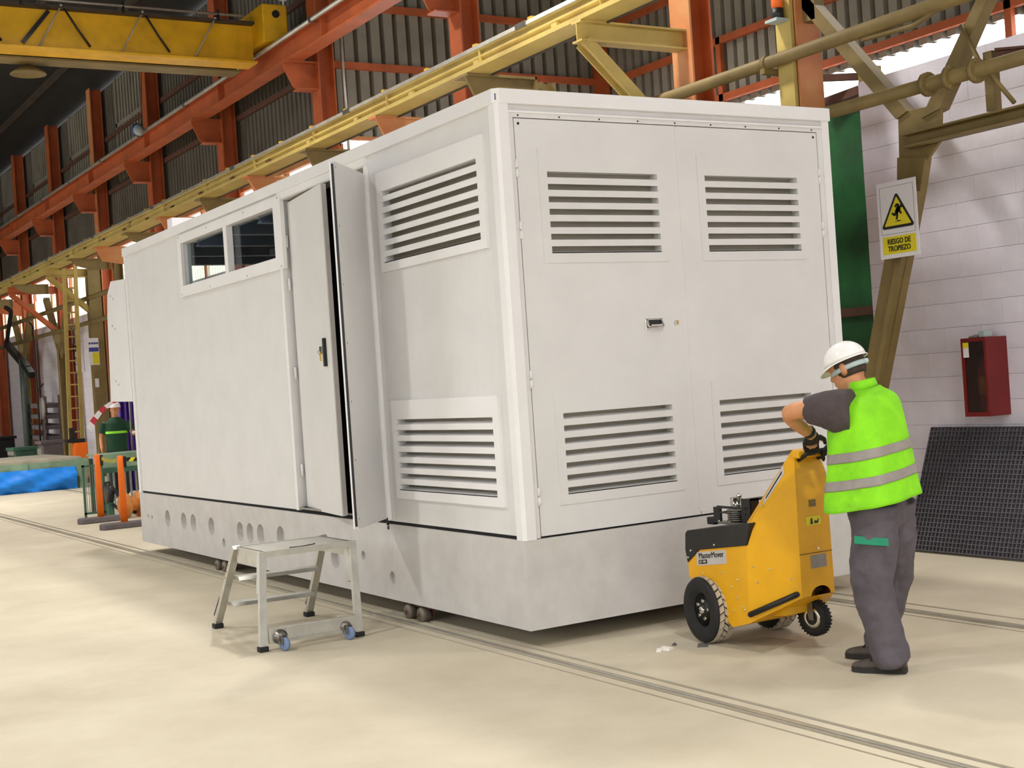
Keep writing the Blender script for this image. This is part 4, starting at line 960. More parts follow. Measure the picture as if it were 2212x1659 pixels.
# ================================================================== trip hazard sign on the brace
SX = 4.195
t = thing('warning_sign', 'white and yellow trip hazard sign fixed to the brace', 'sign', (SX, 0.73, 2.44))
by0, by1, bz0, bz1 = 0.525, 0.943, 2.438, 3.062
MB().box(SX, SX+0.006, by0, by1, bz0, bz1).build('sign_board', 'signw', t)
def sp(u, v): return (by1 - u*(by1-by0), bz0 + v*(bz1-bz0))    # u to the right in the picture
def sx(mb, pts, d): return mb.ext([sp(*p) for p in pts], 'x', SX - d, SX)
for (u0, u1, v0, v1) in ((.07, .93, .935, .939), (.07, .93, .315, .319), (.07, .078, .315, .939), (.922, .93, .315, .939)):
    sx(MB(), [(u0, v0), (u1, v0), (u1, v1), (u0, v1)], 0.0012).build('border_line', 'strip', t)
def rtri(c, s, r, n=5):
    out = []; k = 0.635
    for i in range(3):
        a0 = math.pi/2 + i*2*math.pi/3
        ctr = (c[0] + (s-2*r)*math.cos(a0), c[1] + (s-2*r)*math.sin(a0)*k*1.0)
        for j in range(n+1):
            a = a0 - math.pi/3 + j*(2*math.pi/3)/n; out.append((ctr[0] + r*math.cos(a), ctr[1] + r*math.sin(a)*k))
    return out
sx(MB(), rtri((.5, .545), .50, .045), 0.0016).build('triangle_border', 'signk', t)
sx(MB(), rtri((.5, .548), .395, .012), 0.0028).build('triangle_field', 'signy', t)
pic = MB()
def stroke(mb, a, b2, w_):
    ax, ay = a; bx2, by2 = b2; dx, dy = (bx2-ax), (by2-ay)*1.49; L = math.hypot(dx, dy); nx, ny = -dy/L*w_/2, dx/L*w_/2/1.49
    sx(mb, [(ax+nx, ay+ny), (bx2+nx, by2+ny), (bx2-nx, by2-ny), (ax-nx, ay-ny)], 0.0038)
stroke(pic, (.50, .60), (.57, .665), .085); stroke(pic, (.48, .585), (.545, .65), .09)
stroke(pic, (.565, .675), (.50, .69), .05); stroke(pic, (.51, .695), (.455, .66), .045)
stroke(pic, (.575, .66), (.565, .60), .05); stroke(pic, (.56, .605), (.61, .565), .045)
stroke(pic, (.49, .595), (.43, .555), .055); stroke(pic, (.44, .552), (.37, .588), .045)
stroke(pic, (.50, .60), (.50, .545), .055); stroke(pic, (.505, .55), (.475, .495), .05)
sx(pic, [(.615 + .035*math.cos(i*math.pi/6), .665 + .024*math.sin(i*math.pi/6)) for i in range(12)], 0.0038)
sx(pic, [(.44, .468), (.60, .468), (.60, .474), (.55, .478), (.535, .487), (.505, .487), (.49, .476), (.44, .474)], 0.0038)
pic.build('falling_figure', 'signk', t)
sx(MB(), [(.08, .055), (.93, .055), (.93, .285), (.08, .285)], 0.0012).build('text_field', 'signy', t)
text_mesh('sign_text', 'RIESGO DE', 'signk', (SX-0.002, *sp(.5, .215)), (0, -1, 0), (0, 0, 1), 0.060, t, bold=0.0012, sx=0.84)
text_mesh('sign_text', 'TROPIEZO', 'signk', (SX-0.002, *sp(.5, .122)), (0, -1, 0), (0, 0, 1), 0.060, t, bold=0.0012, sx=0.84)

# ================================================================== extinguisher cabinet
t = thing('extinguisher_cabinet', 'dark red glazed fire extinguisher cabinet on the white wall', 'cabinet', (4.67, 0.355, 1.11))
x0, x1, y0, y1, z0, z1 = 4.555, 4.797, 0.232, 0.478, 1.108, 1.742
b = MB(); b.box(x1-0.01, x1, y0, y1, z0, z1); b.box(x0, x1-.01, y0, y0+0.008, z0, z1); b.box(x0, x1-.01, y1-0.008, y1, z0, z1); b.box(x0, x1-.01, y0+.008, y1-.008, z0, z0+0.008); b.box(x0, x1-.01, y0+.008, y1-.008, z1-0.008, z1); b.build('cabinet_box', 'red', t)
b = MB(); b.box(x0-0.012, x0-.001, y0, y0+0.022, z0, z1); b.box(x0-0.012, x0-.001, y1-0.03, y1, z0, z1); b.box(x0-0.012, x0-.001, y0+.022, y1-.03, z0, z0+0.035); b.box(x0-0.012, x0-.001, y0+.022, y1-.03, z1-0.03, z1); dr = b.build('door_frame', 'red', t)
MB().box(x0-0.006, x0-0.003, y0+0.02, y1-0.028, z0+0.03, z1-0.028).build('door_glass', 'extglass', dr)
lb = MB().box(x0-0.0135, x0-0.012, y1-0.078, y1-0.022, z1-0.155, z1-0.035).build('inspection_label', 'signw', dr)
MB().box(x0-0.0145, x0-0.0135, y1-0.078, y1-0.022, z1-0.078, z1-0.035).build('label_header', 'signy', lb)
ex = thing('fire_extinguisher', 'red fire extinguisher standing inside the glazed cabinet', 'fire extinguisher', (4.68, 0.35, z0+0.008))
MB().lathe((4.68, 0.35, z0+0.008), (0, 0, 1), [(0, .06), (.01, .072), (.38, .072), (.43, .05), (.45, .02), (.48, .02)], 20).build('cylinder', 'redex', ex)
MB().box(4.60, 4.69, .338, .362, z0+.485, z0+.52).build('valve_lever', 'black', ex)
MB().tube([(4.65, .33, z0+.48), (4.60, .30, z0+.42), (4.60, .29, z0+.2), (4.61, .30, z0+.12)], .012, 8).build('hose', 'black', ex)
MB().lathe((4.68, 0.35, z0+.18), (0, 0, 1), [(0, .0728), (.14, .0728)], 20).build('instruction_label', 'signy', ex)
g = thing('rag_bundle', 'grey cloth and pale box lying on the red cabinet', 'bundle', (4.68, 0.34, z1))
MB().box(4.60, 4.70, .285, .345, z1, z1+.05).build('pale_box', 'greyplastic', g, bevel=0.008)
MB().ball((4.64, .395, z1+.012), .035, 10, (1, 1, .5)).ball((4.64, .44, z1+.008), .028, 10, (1, 1.2, .45)).build('grey_cloth', 'strip', g)

# ================================================================== grating panel leaning on the wall
t = thing('grating_panel', 'dark square-mesh floor grating leaning against the white wall', 'grating', (4.5, 0.25, 0))
gb, gt = Vector((4.37, 0, 0.012)), Vector((4.755, 0, 1.0)); gu = (gt-gb).normalized(); GL = (gt-gb).length; gn = Vector((-gu.z, 0, gu.x))
ya, yb = 1.005, -0.62; SPC = 0.0385; nb_ = int((ya-yb)/SPC); nr = int(GL/SPC)
vb = None
for i in range(nb_+1):
    y = ya - i*SPC
    if vb is None:
        m = MB(); P0 = gb + Vector((0, y, 0)); m.hexa([P0 + gn*a + Vector((0, c, 0)) for a, c in ((0, -.0035), (.034, -.0026), (.034, .0026), (0, .0035))], [P0 + gu*GL + gn*a + Vector((0, c, 0)) for a, c in ((0, -.0035), (.034, -.0026), (.034, .0026), (0, .0035))])
        vb = m.build('upright_bar', 'grating', t)
    else:
        o = vb.copy(); COL.objects.link(o); o.location = (0, -i*SPC, 0)
hb_ = None
for j in range(nr+1):
    if hb_ is None:
        m = MB(); a0 = gb + Vector((0, ya, 0)); a1 = gb + Vector((0, ya - nb_*SPC, 0))
        m.hexa([a0 + gn*a + gu*c for a, c in ((0, -.0035), (.034, -.0026), (.034, .0026), (0, .0035))], [a1 + gn*a + gu*c for a, c in ((0, -.0035), (.034, -.0026), (.034, .0026), (0, .0035))])
        hb_ = m.build('cross_bar', 'grating', t)
    else:
        o = hb_.copy(); COL.objects.link(o); o.location = gu*(j*GL/nr)

# ================================================================== bits on the floor
o = MB().hexa([(.80, -.74, 0.0), (1.18, -.80, 0.0), (1.22, -1.02, 0.0), (.84, -1.13, 0.0)], [(.80, -.74, .004), (1.18, -.80, .004), (1.22, -1.02, .004), (.84, -1.13, .008)]).build('floor_plate', 'mplate'); root_at(o, (1.0, -.9, 0)); tag(o, 'dull flat sheet lying on the floor under the tug', 'sheet')
for pts, lab in (([(.50, -.60), (.56, -.58), (.60, -.63), (.545, -.655)], 'crumpled white paper scrap left of the tug wheel'), ([(.47, -.625), (.50, -.60), (.52, -.625), (.49, -.645)], 'smaller white scrap beside the crumpled paper'), ([(.645, -.55), (.67, -.545), (.675, -.56), (.65, -.565)], 'tiny dark chip on the floor near the tug wheel')):
    cx_, cy_ = sum(p[0] for p in pts)/4, sum(p[1] for p in pts)/4
    o = MB().hexa([(x, y, 0.0) for x, y in pts], [(x, y, .008 + .01*(i % 2)) for i, (x, y) in enumerate(pts)]).build('paper_scrap' if 'white' in lab else 'chip', 'paper' if 'white' in lab else 'greybase'); root_at(o, (cx_, cy_, 0)); tag(o, lab, 'scrap')
o = MB().hexa([(.70, -.72, 0.0), (.79, -.62, 0.0), (.84, -.66, 0.0), (.75, -.76, 0.0)], [(.70, -.72, .003), (.79, -.62, .003), (.84, -.66, .003), (.75, -.76, .003)]).build('metal_strip', 'alu'); root_at(o, (.77, -.69, 0)); tag(o, 'thin metal strip on the floor under the tug wheel', 'strip')
o = MB().box(4.60, 4.78, -.22, -.12, 1.14, 1.155).build('red_bracket', 'red'); root_at(o, (4.7, -.17, 1.14)); o.location.x += 0.02; tag(o, 'small red bracket on the wall at the right picture edge', 'bracket')
# ================================================================== the worker
def ell(c, a, b, n=28, pw=1.0, wob=None):
    """closed ring: centre c, semi-axis vectors a and b"""
    c = Vector(c); a = Vector(a); b = Vector(b); out = []
    for i in range(n):
        t = 2*math.pi*i/n; ct, st = math.cos(t), math.sin(t)
        x = math.copysign(abs(ct)**pw, ct); y = math.copysign(abs(st)**pw, st); k = 1.0 if wob is None else 1.0 + wob(t)
        out.append(c + a*(x*k) + b*(y*k))
    return out
def limb(mb, pts, rad, n=16, sub=5):
    """tapered limb through joints with rounded bends"""
    P = [Vector(p) for p in pts]; out = []; rr = []
    for i in range(len(P)-1):
        p0, p1, p2, p3 = P[max(i-1, 0)], P[i], P[i+1], P[min(i+2, len(P)-1)]
        for k in range(sub):
            t = k/sub; q = 0.5*((2*p1) + (p2-p0)*t + (2*p0-5*p1+4*p2-p3)*t*t + (3*p1-p0-3*p2+p3)*t**3)
            out.append(q); rr.append(rad[i] + (rad[i+1]-rad[i])*t)
    out.append(P[-1]); rr.append(rad[-1])
    return mb.tube(out, rr, n)
def remesh(o, vox, smooth=2, disp=0.0, dscale=0.08):
    m = o.modifiers.new('remesh', 'REMESH'); m.mode = 'VOXEL'; m.voxel_size = vox; m.use_smooth_shade = True
    if smooth:
        s = o.modifiers.new('relax', 'SMOOTH'); s.iterations = smooth; s.factor = 0.5
    if disp:
        tx = bpy.data.textures.new('folds', 'CLOUDS'); tx.noise_scale = dscale; tx.noise_depth = 2
        d = o.modifiers.new('folds', 'DISPLACE'); d.texture = tx; d.strength = disp; d.mid_level = 0.5; d.texture_coords = 'LOCAL'
    return o
def hand(mb, wrist, d, palm_n, size=1.0, curl=0.9, side=1):
    """palm and five bent fingers; d points to the fingertips, palm_n out of the palm"""
    d = Vector(d).normalized(); pn = Vector(palm_n); pn = (pn - d*pn.dot(d)).normalized(); w_ = d.cross(pn)*side; wr = Vector(wrist); S = size
    rings = [ell(wr + d*(h*S), w_*(a*S), pn*(b*S), 14) for h, a, b in ((-0.01, .028, .022), (.02, .034, .02), (.06, .042, .018), (.09, .043, .016), (.10, .036, .012))]
    mb.loft(rings)
    for i, (off, L) in enumerate(((-.031, .070), (-.011, .080), (.011, .076), (.030, .060))):
        p = wr + d*(.085*S) + w_*(off*S); pts = [p]; ang = 0.12; cur = d.copy()
        for s in (0.42, 0.32, 0.26):
            cur = (d*math.cos(ang) + pn*math.sin(ang)); p = p + cur*(L*s*S); pts.append(p); ang += curl*0.75
        mb.tube(pts, [.0105*S, .0098*S, .009*S, .0075*S], 8)
    p = wr + d*(.03*S) - w_*(.034*S); q = p + (d*0.6 - w_*0.7 + pn*0.3)*(.035*S); r2 = q + (d*0.85 - w_*0.1 + pn*0.45)*(.034*S); mb.tube([p, q, r2], [.014*S, .012*S, .009*S], 8)
    return mb
PF = Vector((-.30, .95, 0)); PR = Vector((.95, .30, 0))           # facing and right-hand directions
RT = Vector((.947, .299, .085)); FT = Vector((-.298, .944, -.115)); UP = RT.cross(FT).normalized()
Pn = thing('person', 'worker in white helmet and lime vest steering the yellow tug', 'person', (1.03, -1.86, 0))
hem = Vector((.985, -1.915, .885)); shl = Vector((1.06, -1.842, 1.425))
J = dict(ls=(.865, -1.875, 1.40), le=(.752, -1.590, 1.375), lw=(.955, -1.535, 1.238), rs=(1.215, -1.79, 1.405), re=(1.345, -1.56, 1.25), rw=(1.27, -1.43, 1.20),
         lh=(.935, -1.975, .86), lk=(.925, -1.935, .46), la=(.955, -2.00, .09), rh=(1.13, -1.92, .86), rk=(1.20, -1.80, .46), ra=(1.185, -1.70, .09))
# body: one remeshed surface
b = MB()
b.loft([ell(hem + Vector((0, 0, -.06)), RT*.15, FT*.10), ell(hem.lerp(shl, .2), RT*.16, FT*.11), ell(hem.lerp(shl, .6), RT*.17, FT*.11), ell(hem.lerp(shl, .9), RT*.16, FT*.09), ell(hem.lerp(shl, 1.02), RT*.08, FT*.07)])
hd = Vector((1.048, -1.735, 1.595))
HF = (PF*.93 + Vector((0, 0, -.36))).normalized(); HR = PR.copy(); HU = HR.cross(HF).normalized()
b.tube([shl + Vector((0, .005, -.05)), shl.lerp(hd, .5) + Vector((0, .0, .0)), hd - HU*.05], [.068, .058, .06], 16)
prof = [(-.118, .030, .034, .045), (-.100, .050, .055, .030), (-.070, .062, .080, .010), (-.035, .068, .092, .0), (.0, .072, .097, -.002), (.04, .075, .100, -.004), (.08, .070, .094, -.006), (.11, .045, .062, -.008), (.122, .016, .024, -.008)]
b.loft([ell(hd + HU*h + HF*sh, HR*a, HF*bb, 22) for h, a, bb, sh in prof])
np_ = hd + HF*.096 - HU*.02
b.loft([ell(np_ + HU*.028 - HF*.004, HR*.007, HF*.008, 10), ell(np_ - HU*.004 + HF*.010, HR*.012, HF*.016, 10), ell(np_ - HU*.018 + HF*.006, HR*.013, HF*.013, 10)])
b.ball(hd + HF*.088 - HU*.062, .020, 10, (1, 1, .55)); b.ball(hd + HF*.078 - HU*.092, .024, 10)
b.ball(hd + HF*.086 + HU*.022 - HR*.03, .017, 10, (1.2, 1, .6)); b.ball(hd + HF*.086 + HU*.022 + HR*.03, .017, 10, (1.2, 1, .6))
for s in (-1, 1):
    e = hd + HR*(s*.074) - HF*.012 - HU*.012; b.loft([ell(e - HR*(s*.004), HF*.020, HU*.032, 12), ell(e + HR*(s*.010) - HF*.006, HF*.019, HU*.031, 12), ell(e + HR*(s*.012) - HF*.006, HF*.012, HU*.022, 12)])
limb(b, [J['ls'], J['le'], J['lw']], [.052, .046, .031]); b.ball(J['le'], .046, 12)
limb(b, [J['rs'], J['re'], J['rw']], [.052, .044, .031]); b.ball(J['re'], .045, 12)
LHd = Vector((1.065, -1.39, 1.155)) - Vector(J['lw']); hand(b, Vector(J['lw']) + LHd*.02, LHd, (.25, .1, -1), .86, .95, 1)
RHd = Vector((1.22, -1.375, 1.16)) - Vector(J['rw']); hand(b, Vector(J['rw']), RHd + Vector((-.02, .0, -.02)), (-.2, .1, -1), .84, .9, -1)
for s, k in (('l', -1), ('r', 1)): limb(b, [J[s+'h'], J[s+'k'], J[s+'a']], [.078, .055, .042])
body = remesh(b.build('body', 'skin', Pn), .0075, 3)
# hair under the helmet rim
m = MB(); m.loft([ell(hd + HU*h - HF*.012, HR*a, HF*bb, 20) for h, a, bb in ((-.055, .066, .082), (-.03, .0735, .0915), (.02, .078, .098), (.06, .078, .099))]); m.build('hair', 'hair', Pn)
# trousers
b = MB()
b.loft([ell(hem + Vector((.02, -.005, .02)), RT*.20, FT*.135), ell(hem + Vector((.03, -.01, -.05)), RT*.205, FT*.14), ell(hem + Vector((.045, -.015, -.14)), RT*.185, FT*.125)])
limb(b, [Vector(J['lh']) + Vector((0, 0, .02)), Vector((.928, -1.965, .66)), Vector((.915, -1.945, .46)), Vector((.940, -1.97, .25)), Vector((.965, -1.995, .10)), Vector((.975, -1.998, .055))], [.125, .122, .108, .095, .098, .094], 20)
limb(b, [Vector(J['rh']) + Vector((0, 0, .02)), Vector((1.165, -1.88, .66)), Vector((1.20, -1.815, .46)), Vector((1.195, -1.755, .25)), Vector((1.19, -1.70, .11)), Vector((1.188, -1.70, .06))], [.122, .115, .102, .090, .080, .076], 20)
tr = remesh(b.build('trousers', 'trouser', Pn), .011, 2, .030, .10)
pk = Vector((.928, -1.965, .655)); od = Vector((-.78, -.62, 0)); tn = Vector((-.62, .78, 0))
rg = []
for z, e in ((.725, .0), (.705, .010), (.688, .018)):
    rg.append([pk + od*(.121+e-abs(q)*.35*abs(q)*3.0) + tn*q + Vector((0, 0, z-.655 + q*.10)) for q in (-.085, -.04, 0, .04, .085)])
f = MB()
vs = [p for r in rg for p in r]; f.add(vs, [(j*5+i, j*5+i+1, (j+1)*5+i+1, (j+1)*5+i) for j in range(2) for i in range(4)])
fl_ = f.build('pocket_flap', 'teal', Pn); sdm = fl_.modifiers.new('thick', 'SOLIDIFY'); sdm.thickness = .008
# shoes
def shoe(toe, heel, zlift=0.0):
    toe = Vector(toe); heel = Vector(heel); d = (toe-heel).normalized(); L = (toe-heel).length; s = Vector((-d.y, d.x, 0)); z0 = zlift
    so = MB(); rings = []
    for f_, w_ in ((0, .028), (.05, .036), (.3, .038), (.55, .044), (.8, .046), (.94, .034), (1.0, .016)):
        c = heel + d*(L*f_); rings.append([c + s*(w_*q) + Vector((0, 0, z)) for q, z in ((-1, z0+.002), (1, z0+.002), (1.03, z0+.028), (-1.03, z0+.028))])
    so.loft(rings, True, False)
    up = MB(); rings = []
    for f_, w_, h_ in ((.005, .026, .085), (.08, .036, .105), (.25, .038, .110), (.42, .041, .092), (.6, .044, .072), (.8, .044, .062), (.93, .034, .052), (.99, .016, .040)):
        c = heel + d*(L*f_); rings.append([c + s*(w_*math.cos(a)) + Vector((0, 0, z0+.024 + (h_-.024)*max(0, math.sin(a))**.7)) for a in [math.pi*i/10 for i in range(11)]])
    up.loft(rings, True, True)
    u = up.build('shoe', 'boot', Pn); so.build('shoe_sole', 'sole', u)
    MB().tube([heel + d*(L*.52) + s*.03 + Vector((0, 0, z0+.075)), heel + d*(L*.5) + Vector((0, 0, z0+.088)), heel + d*(L*.52) - s*.03 + Vector((0, 0, z0+.075))], .004, 6).tube([heel + d*(L*.62) + s*.03 + Vector((0, 0, z0+.066)), heel + d*(L*.6) + Vector((0, 0, z0+.078)), heel + d*(L*.62) - s*.03 + Vector((0, 0, z0+.066))], .004, 6).build('laces', 'sole', u)
    return u
shoe((.862, -1.815, 0), (1.005, -2.06, 0)); shoe((1.075, -1.555, 0), (1.215, -1.80, 0))
# t-shirt: torso, collar and loose sleeves
b = MB()
b.loft([ell(hem.lerp(shl, .35), RT*.2, FT*.13), ell(hem.lerp(shl, .75), RT*.205, FT*.13), ell(hem.lerp(shl, .95), RT*.165, FT*.095), ell(hem.lerp(shl, 1.04), RT*.08, FT*.07), ell(hem.lerp(shl, 1.16) + FT*.015, RT*.066, FT*.066)])
ls, le = Vector(J['ls']), Vector(J['le']); ad = (le-ls).normalized()
def sleeve(mb, s0, s1, r0, r1, r2):
    s0 = Vector(s0); s1 = Vector(s1); d = (s1-s0); L = d.length; d.normalize(); v = Vector((0, 0, 1)); v = (v-d*v.dot(d)).normalized(); u = d.cross(v)
    mb.loft([ell(s0 - d*.05 + v*(-.035), u*r0*.85, v*r0, 20), ell(s0 + d*(L*.15) - v*.028, u*r0*.9, v*r0, 20), ell(s0 + d*(L*.45) - v*.004, u*r1, v*r1*1.08, 20), ell(s0 + d*(L*.68), u*r2, v*r2*1.05, 20)])
sleeve(b, ls, le, .124, .086, .066); sleeve(b, J['rs'], J['re'], .085, .075, .066)
ts = remesh(b.build('t_shirt', 'shirt', Pn), .009, 2, .016, .09)
# vest: analytic folds so that the tapes follow the cloth
def vring(t, off=0.0, n=64):
    ks = ((0, .268, .232, 0), (.25, .258, .212, 0), (.5, .246, .198, 0), (.75, .243, .182, 0), (.88, .242, .165, 0), (.96, .232, .145, 0), (1.02, .195, .120, 0), (1.07, .120, .095, 0), (1.11, .078, .080, 0))
    for i in range(len(ks)-1):
        if ks[i][0] <= t <= ks[i+1][0]:
            f_ = (t-ks[i][0])/(ks[i+1][0]-ks[i][0]); a = lerp(ks[i][1], ks[i+1][1], f_); bb = lerp(ks[i][2], ks[i+1][2], f_); break
    else: a, bb = ks[-1][1], ks[-1][2]
    c = hem.lerp(shl, t)
    amp = .036*max(0, 1-t*.7)
    def wob(th): return amp*(math.sin(5*th+3.2*t+.6) + .6*math.sin(9*th-6*t) + .5*math.sin(3*th+9*t)) + off
    pw = .86
    return ell(c, RT*a, FT*bb, n, pw, wob)
m = MB(); ts_ = [i/32*1.11 for i in range(33)]
m.loft([vring(t) for t in ts_], False)
V = m.build('hi_vis_vest', 'vest', Pn); sdm = V.modifiers.new('thick', 'SOLIDIFY'); sdm.thickness = .004
for t0, t1 in ((.20, .292), (.455, .548)):
    m = MB(); m.loft([vring(lerp(t0, t1, i/5), .018) for i in range(6)], False); s_ = m.build('reflective_tape', 'strip', V); sm2 = s_.modifiers.new('thick', 'SOLIDIFY'); sm2.thickness = .002
m = MB(); c = hem.lerp(shl, 1.09) + FT*.006
m.loft([ell(c, RT*.080, FT*.080, 28), ell(c + UP*.03, RT*.074, FT*.076, 28), ell(c + UP*.055, RT*.066, FT*.072, 28)], False)
cl = m.build('vest_collar', 'vest', V); s2 = cl.modifiers.new('thick', 'SOLIDIFY'); s2.thickness = .006
# gloves over both hands
b = MB(); hand(b, Vector(J['lw']) + LHd*.02, LHd, (.25, .1, -1), 1.16, .95, 1); remesh(b.build('glove', 'glove', Pn), .006, 1)
b = MB(); hand(b, Vector(J['rw']), RHd + Vector((-.02, .0, -.02)), (-.2, .1, -1), 1.12, .9, -1); remesh(b.build('glove', 'glove', Pn), .006, 1)
lw = Vector(J['lw']); wd = (lw - Vector(J['le'])).normalized(); MB().lathe(lw - wd*.05, wd, [(0, .037), (.02, .037)], 16).build('wrist_watch', 'black', Pn)
# helmet
hc = hd + HU*.038 - HF*.006
b = MB(); rings = []
for k in range(9):
    a = k/8*math.pi/2*.985; rings.append(ell(hc + HU*(.108*math.sin(a)), HR*(.100*math.cos(a)), HF*(.122*math.cos(a)), 30))
b.loft(rings)
H = b.build('helmet', 'helmet', Pn)
def rim(t): return 1.0
r0 = ell(hc - HU*.002, HR*.100, HF*.122, 40); r1 = []
for i in range(40):
    t_ = 2*math.pi*i/40; fwd = max(0, math.sin(t_)); k = .008 + .032*fwd**2.5
    p = r0[i]; dirv = (HR*math.cos(t_) + HF*math.sin(t_)); r1.append(p + dirv*k - HU*(.006 + .020*fwd**2))
r2 = [p - HU*.004 for p in r1]; r3 = [p - HU*.006 for p in r0]
b = MB(); b.loft([r0, r1, r2, r3], False); b.build('helmet_brim', 'helmet', H)
b = MB(); rings = [[p for p in ell(hd + HU*h - HF*.012, HR*.082, HF*.104, 40)] for h in (-.022, .004)]
b.loft(rings, False); hs = b.build('harness_band', 'greyplastic', H); s2 = hs.modifiers.new('thick', 'SOLIDIFY'); s2.thickness = .003
b = MB(); b.ball(hd - HF*.118 - HU*.010, .016, 10); b.build('ratchet_knob', 'greyplastic', H)

# ================================================================== second worker far behind
Q = Vector((2.36, 18.0, 0)); G = thing('person', 'distant worker in green shirt with lime chest band behind the bench', 'person', tuple(Q))
fx = Vector((-.35, -.94, 0)); rx = Vector((-.94, .35, 0))
def w2(r, f_, z): return Q + rx*r + fx*f_ + Vector((0, 0, z))
b = MB()
b.loft([ell(w2(0, 0, .9), rx*.16, fx*.11), ell(w2(0, 0, 1.15), rx*.17, fx*.11), ell(w2(0, 0, 1.38), rx*.19, fx*.10), ell(w2(0, 0, 1.44), rx*.08, fx*.07)])
b.tube([w2(0, 0, 1.40), w2(0, .02, 1.52)], [.06, .055], 12); hd2 = w2(0, .02, 1.60)
b.loft([ell(hd2 + Vector((0, 0, h)) + fx*sh, rx*a, fx*c_, 16) for h, a, c_, sh in ((-.115, .03, .035, .03), (-.08, .055, .07, .012), (-.02, .07, .09, 0), (.04, .074, .096, 0), (.09, .06, .08, 0), (.11, .02, .03, 0))])
b.ball(hd2 + fx*.10 - Vector((0, 0, .02)), .018, 8, (1, 1, 1.4))
for s in (-1, 1): b.ball(hd2 + rx*(s*.076), .022, 8, (.6, 1, 1.3))
la = [w2(-.2, 0, 1.38), w2(-.30, .05, 1.16), w2(-.42, .16, 1.17)]; ra = [w2(.2, 0, 1.38), w2(.27, -.02, 1.12), w2(.26, .08, .90)]
limb(b, la, [.05, .042, .032]); limb(b, ra, [.05, .042, .032])
hand(b, la[-1], (-.6, -.35, .1), (0, 0, -1), .95, .6, 1); hand(b, ra[-1], (.0, -.2, -1), (.5, -.3, 0), .95, .6, -1)
for s in (-1, 1): limb(b, [w2(s*.09, 0, .88), w2(s*.1, .02, .48), w2(s*.1, 0, .08)], [.085, .06, .045])
remesh(b.build('body', 'skin', G), .012, 2)
b = MB(); b.loft([ell(w2(0, 0, .84), rx*.185, fx*.135), ell(w2(0, 0, 1.1), rx*.19, fx*.135), ell(w2(0, 0, 1.36), rx*.205, fx*.125), ell(w2(0, 0, 1.44), rx*.12, fx*.09), ell(w2(0, 0, 1.47), rx*.075, fx*.07)])
limb(b, [la[0], la[0].lerp(la[1], .75)], [.075, .065]); limb(b, [ra[0], ra[0].lerp(ra[1], .75)], [.075, .065])
sh_ = remesh(b.build('t_shirt', 'greenshirt', G), .014, 2)
MB().loft([ell(w2(0, 0, 1.17), rx*.199, fx*.143), ell(w2(0, 0, 1.215), rx*.201, fx*.143)], False).build('lime_band', 'limestrip', G)
b = MB(); b.loft([ell(w2(0, 0, .92), rx*.175, fx*.13), ell(w2(0, 0, .80), rx*.18, fx*.13)])
for s in (-1, 1): limb(b, [w2(s*.09, 0, .86), w2(s*.1, .02, .48), w2(s*.1, 0, .06)], [.105, .085, .07])
remesh(b.build('trousers', 'navy', G), .014, 2)
for s in (-1, 1):
    b = MB(); b.loft([ell(w2(s*.1, h, .0) + Vector((0, 0, .045)), rx*a, Vector((0, 0, .045)), 12) for h, a in ((-.08, .03), (-.05, .04), (.08, .045), (.15, .04), (.19, .02))]); b.build('shoe', 'boot', G)
b = MB(); b.loft([ell(hd2 + Vector((0, 0, .05 + .11*math.sin(k/6*1.53))), rx*(.105*math.cos(k/6*1.53)), fx*(.13*math.cos(k/6*1.53)), 20) for k in range(7)]); b.loft([ell(hd2 + fx*.03 + Vector((0, 0, .045)), rx*.115, fx*.16, 20), ell(hd2 + fx*.03 + Vector((0, 0, .053)), rx*.11, fx*.15, 20)]); b.build('helmet', 'helmet', G)
b = MB(); hand(b, la[-1], (-.6, -.35, .1), (0, 0, -1), 1.12, .6, 1); b.build('white_glove', 'signw', G)
# ================================================================== far left: barrier, bench, reel and clutter
def stanchion(x, y, lab):
    t = thing('barrier_post', lab, 'barrier post', (x, y, 0), 'orange barrier posts')
    MB().lathe((x, y, .07), (0, 0, 1), [(0, .05), (.80, .042), (.90, .042), (.915, .03)], 16).build('tube', 'orangepl', t)
    MB().ext([(x-.30, y-.12), (x+.30, y-.12), (x+.34, y), (x+.30, y+.12), (x-.30, y+.12), (x-.34, y)], 'z', 0, .08).build('weighted_base', 'greybase', t, bevel=.015)
    MB().box(x+.035, x+.075, y-.03, y+.03, .82, .97).build('tape_head', 'black', t)
stanchion(.72, 12.96, 'orange barrier post standing farther left, on grey base'); stanchion(.69, 11.61, 'orange barrier post nearest the cabin end, on grey base')
def belt(a, b_, z, lab, n=24):
    a = Vector(a); b_ = Vector(b_); t = thing('barrier_tape', lab, 'tape', ((a.x+b_.x)/2, (a.y+b_.y)/2, z-.05)); h = .05
    for col, off in (('signk', 0), ('signy', 1)):
        m = MB()
        for i in range(off, n, 2):
            p = []
            for q in (i/n, (i+1)/n):
                c = a.lerp(b_, q); p.append(Vector((c.x, c.y, z - .12*q*(1-q))))
            sl = Vector((b_ - a).normalized().to_tuple() + ()) * .02
            q4 = [p[0] - Vector((0, 0, h/2)) - sl, p[1] - Vector((0, 0, h/2)) - sl, p[1] + Vector((0, 0, h/2)) + sl, p[0] + Vector((0, 0, h/2)) + sl]
            m.hexa(q4, [v + Vector((.001, .003, 0)) for v in q4])
        m.build('black_stripes' if col == 'signk' else 'yellow_stripes', col, t)
belt((.76, 12.9, 0), (.67, 11.66, 0), .93, 'black and yellow tape between the two orange posts'); belt((.76, 11.6, 0), (2.1, 11.4, 0), .93, 'black and yellow tape leading behind the cabin end')
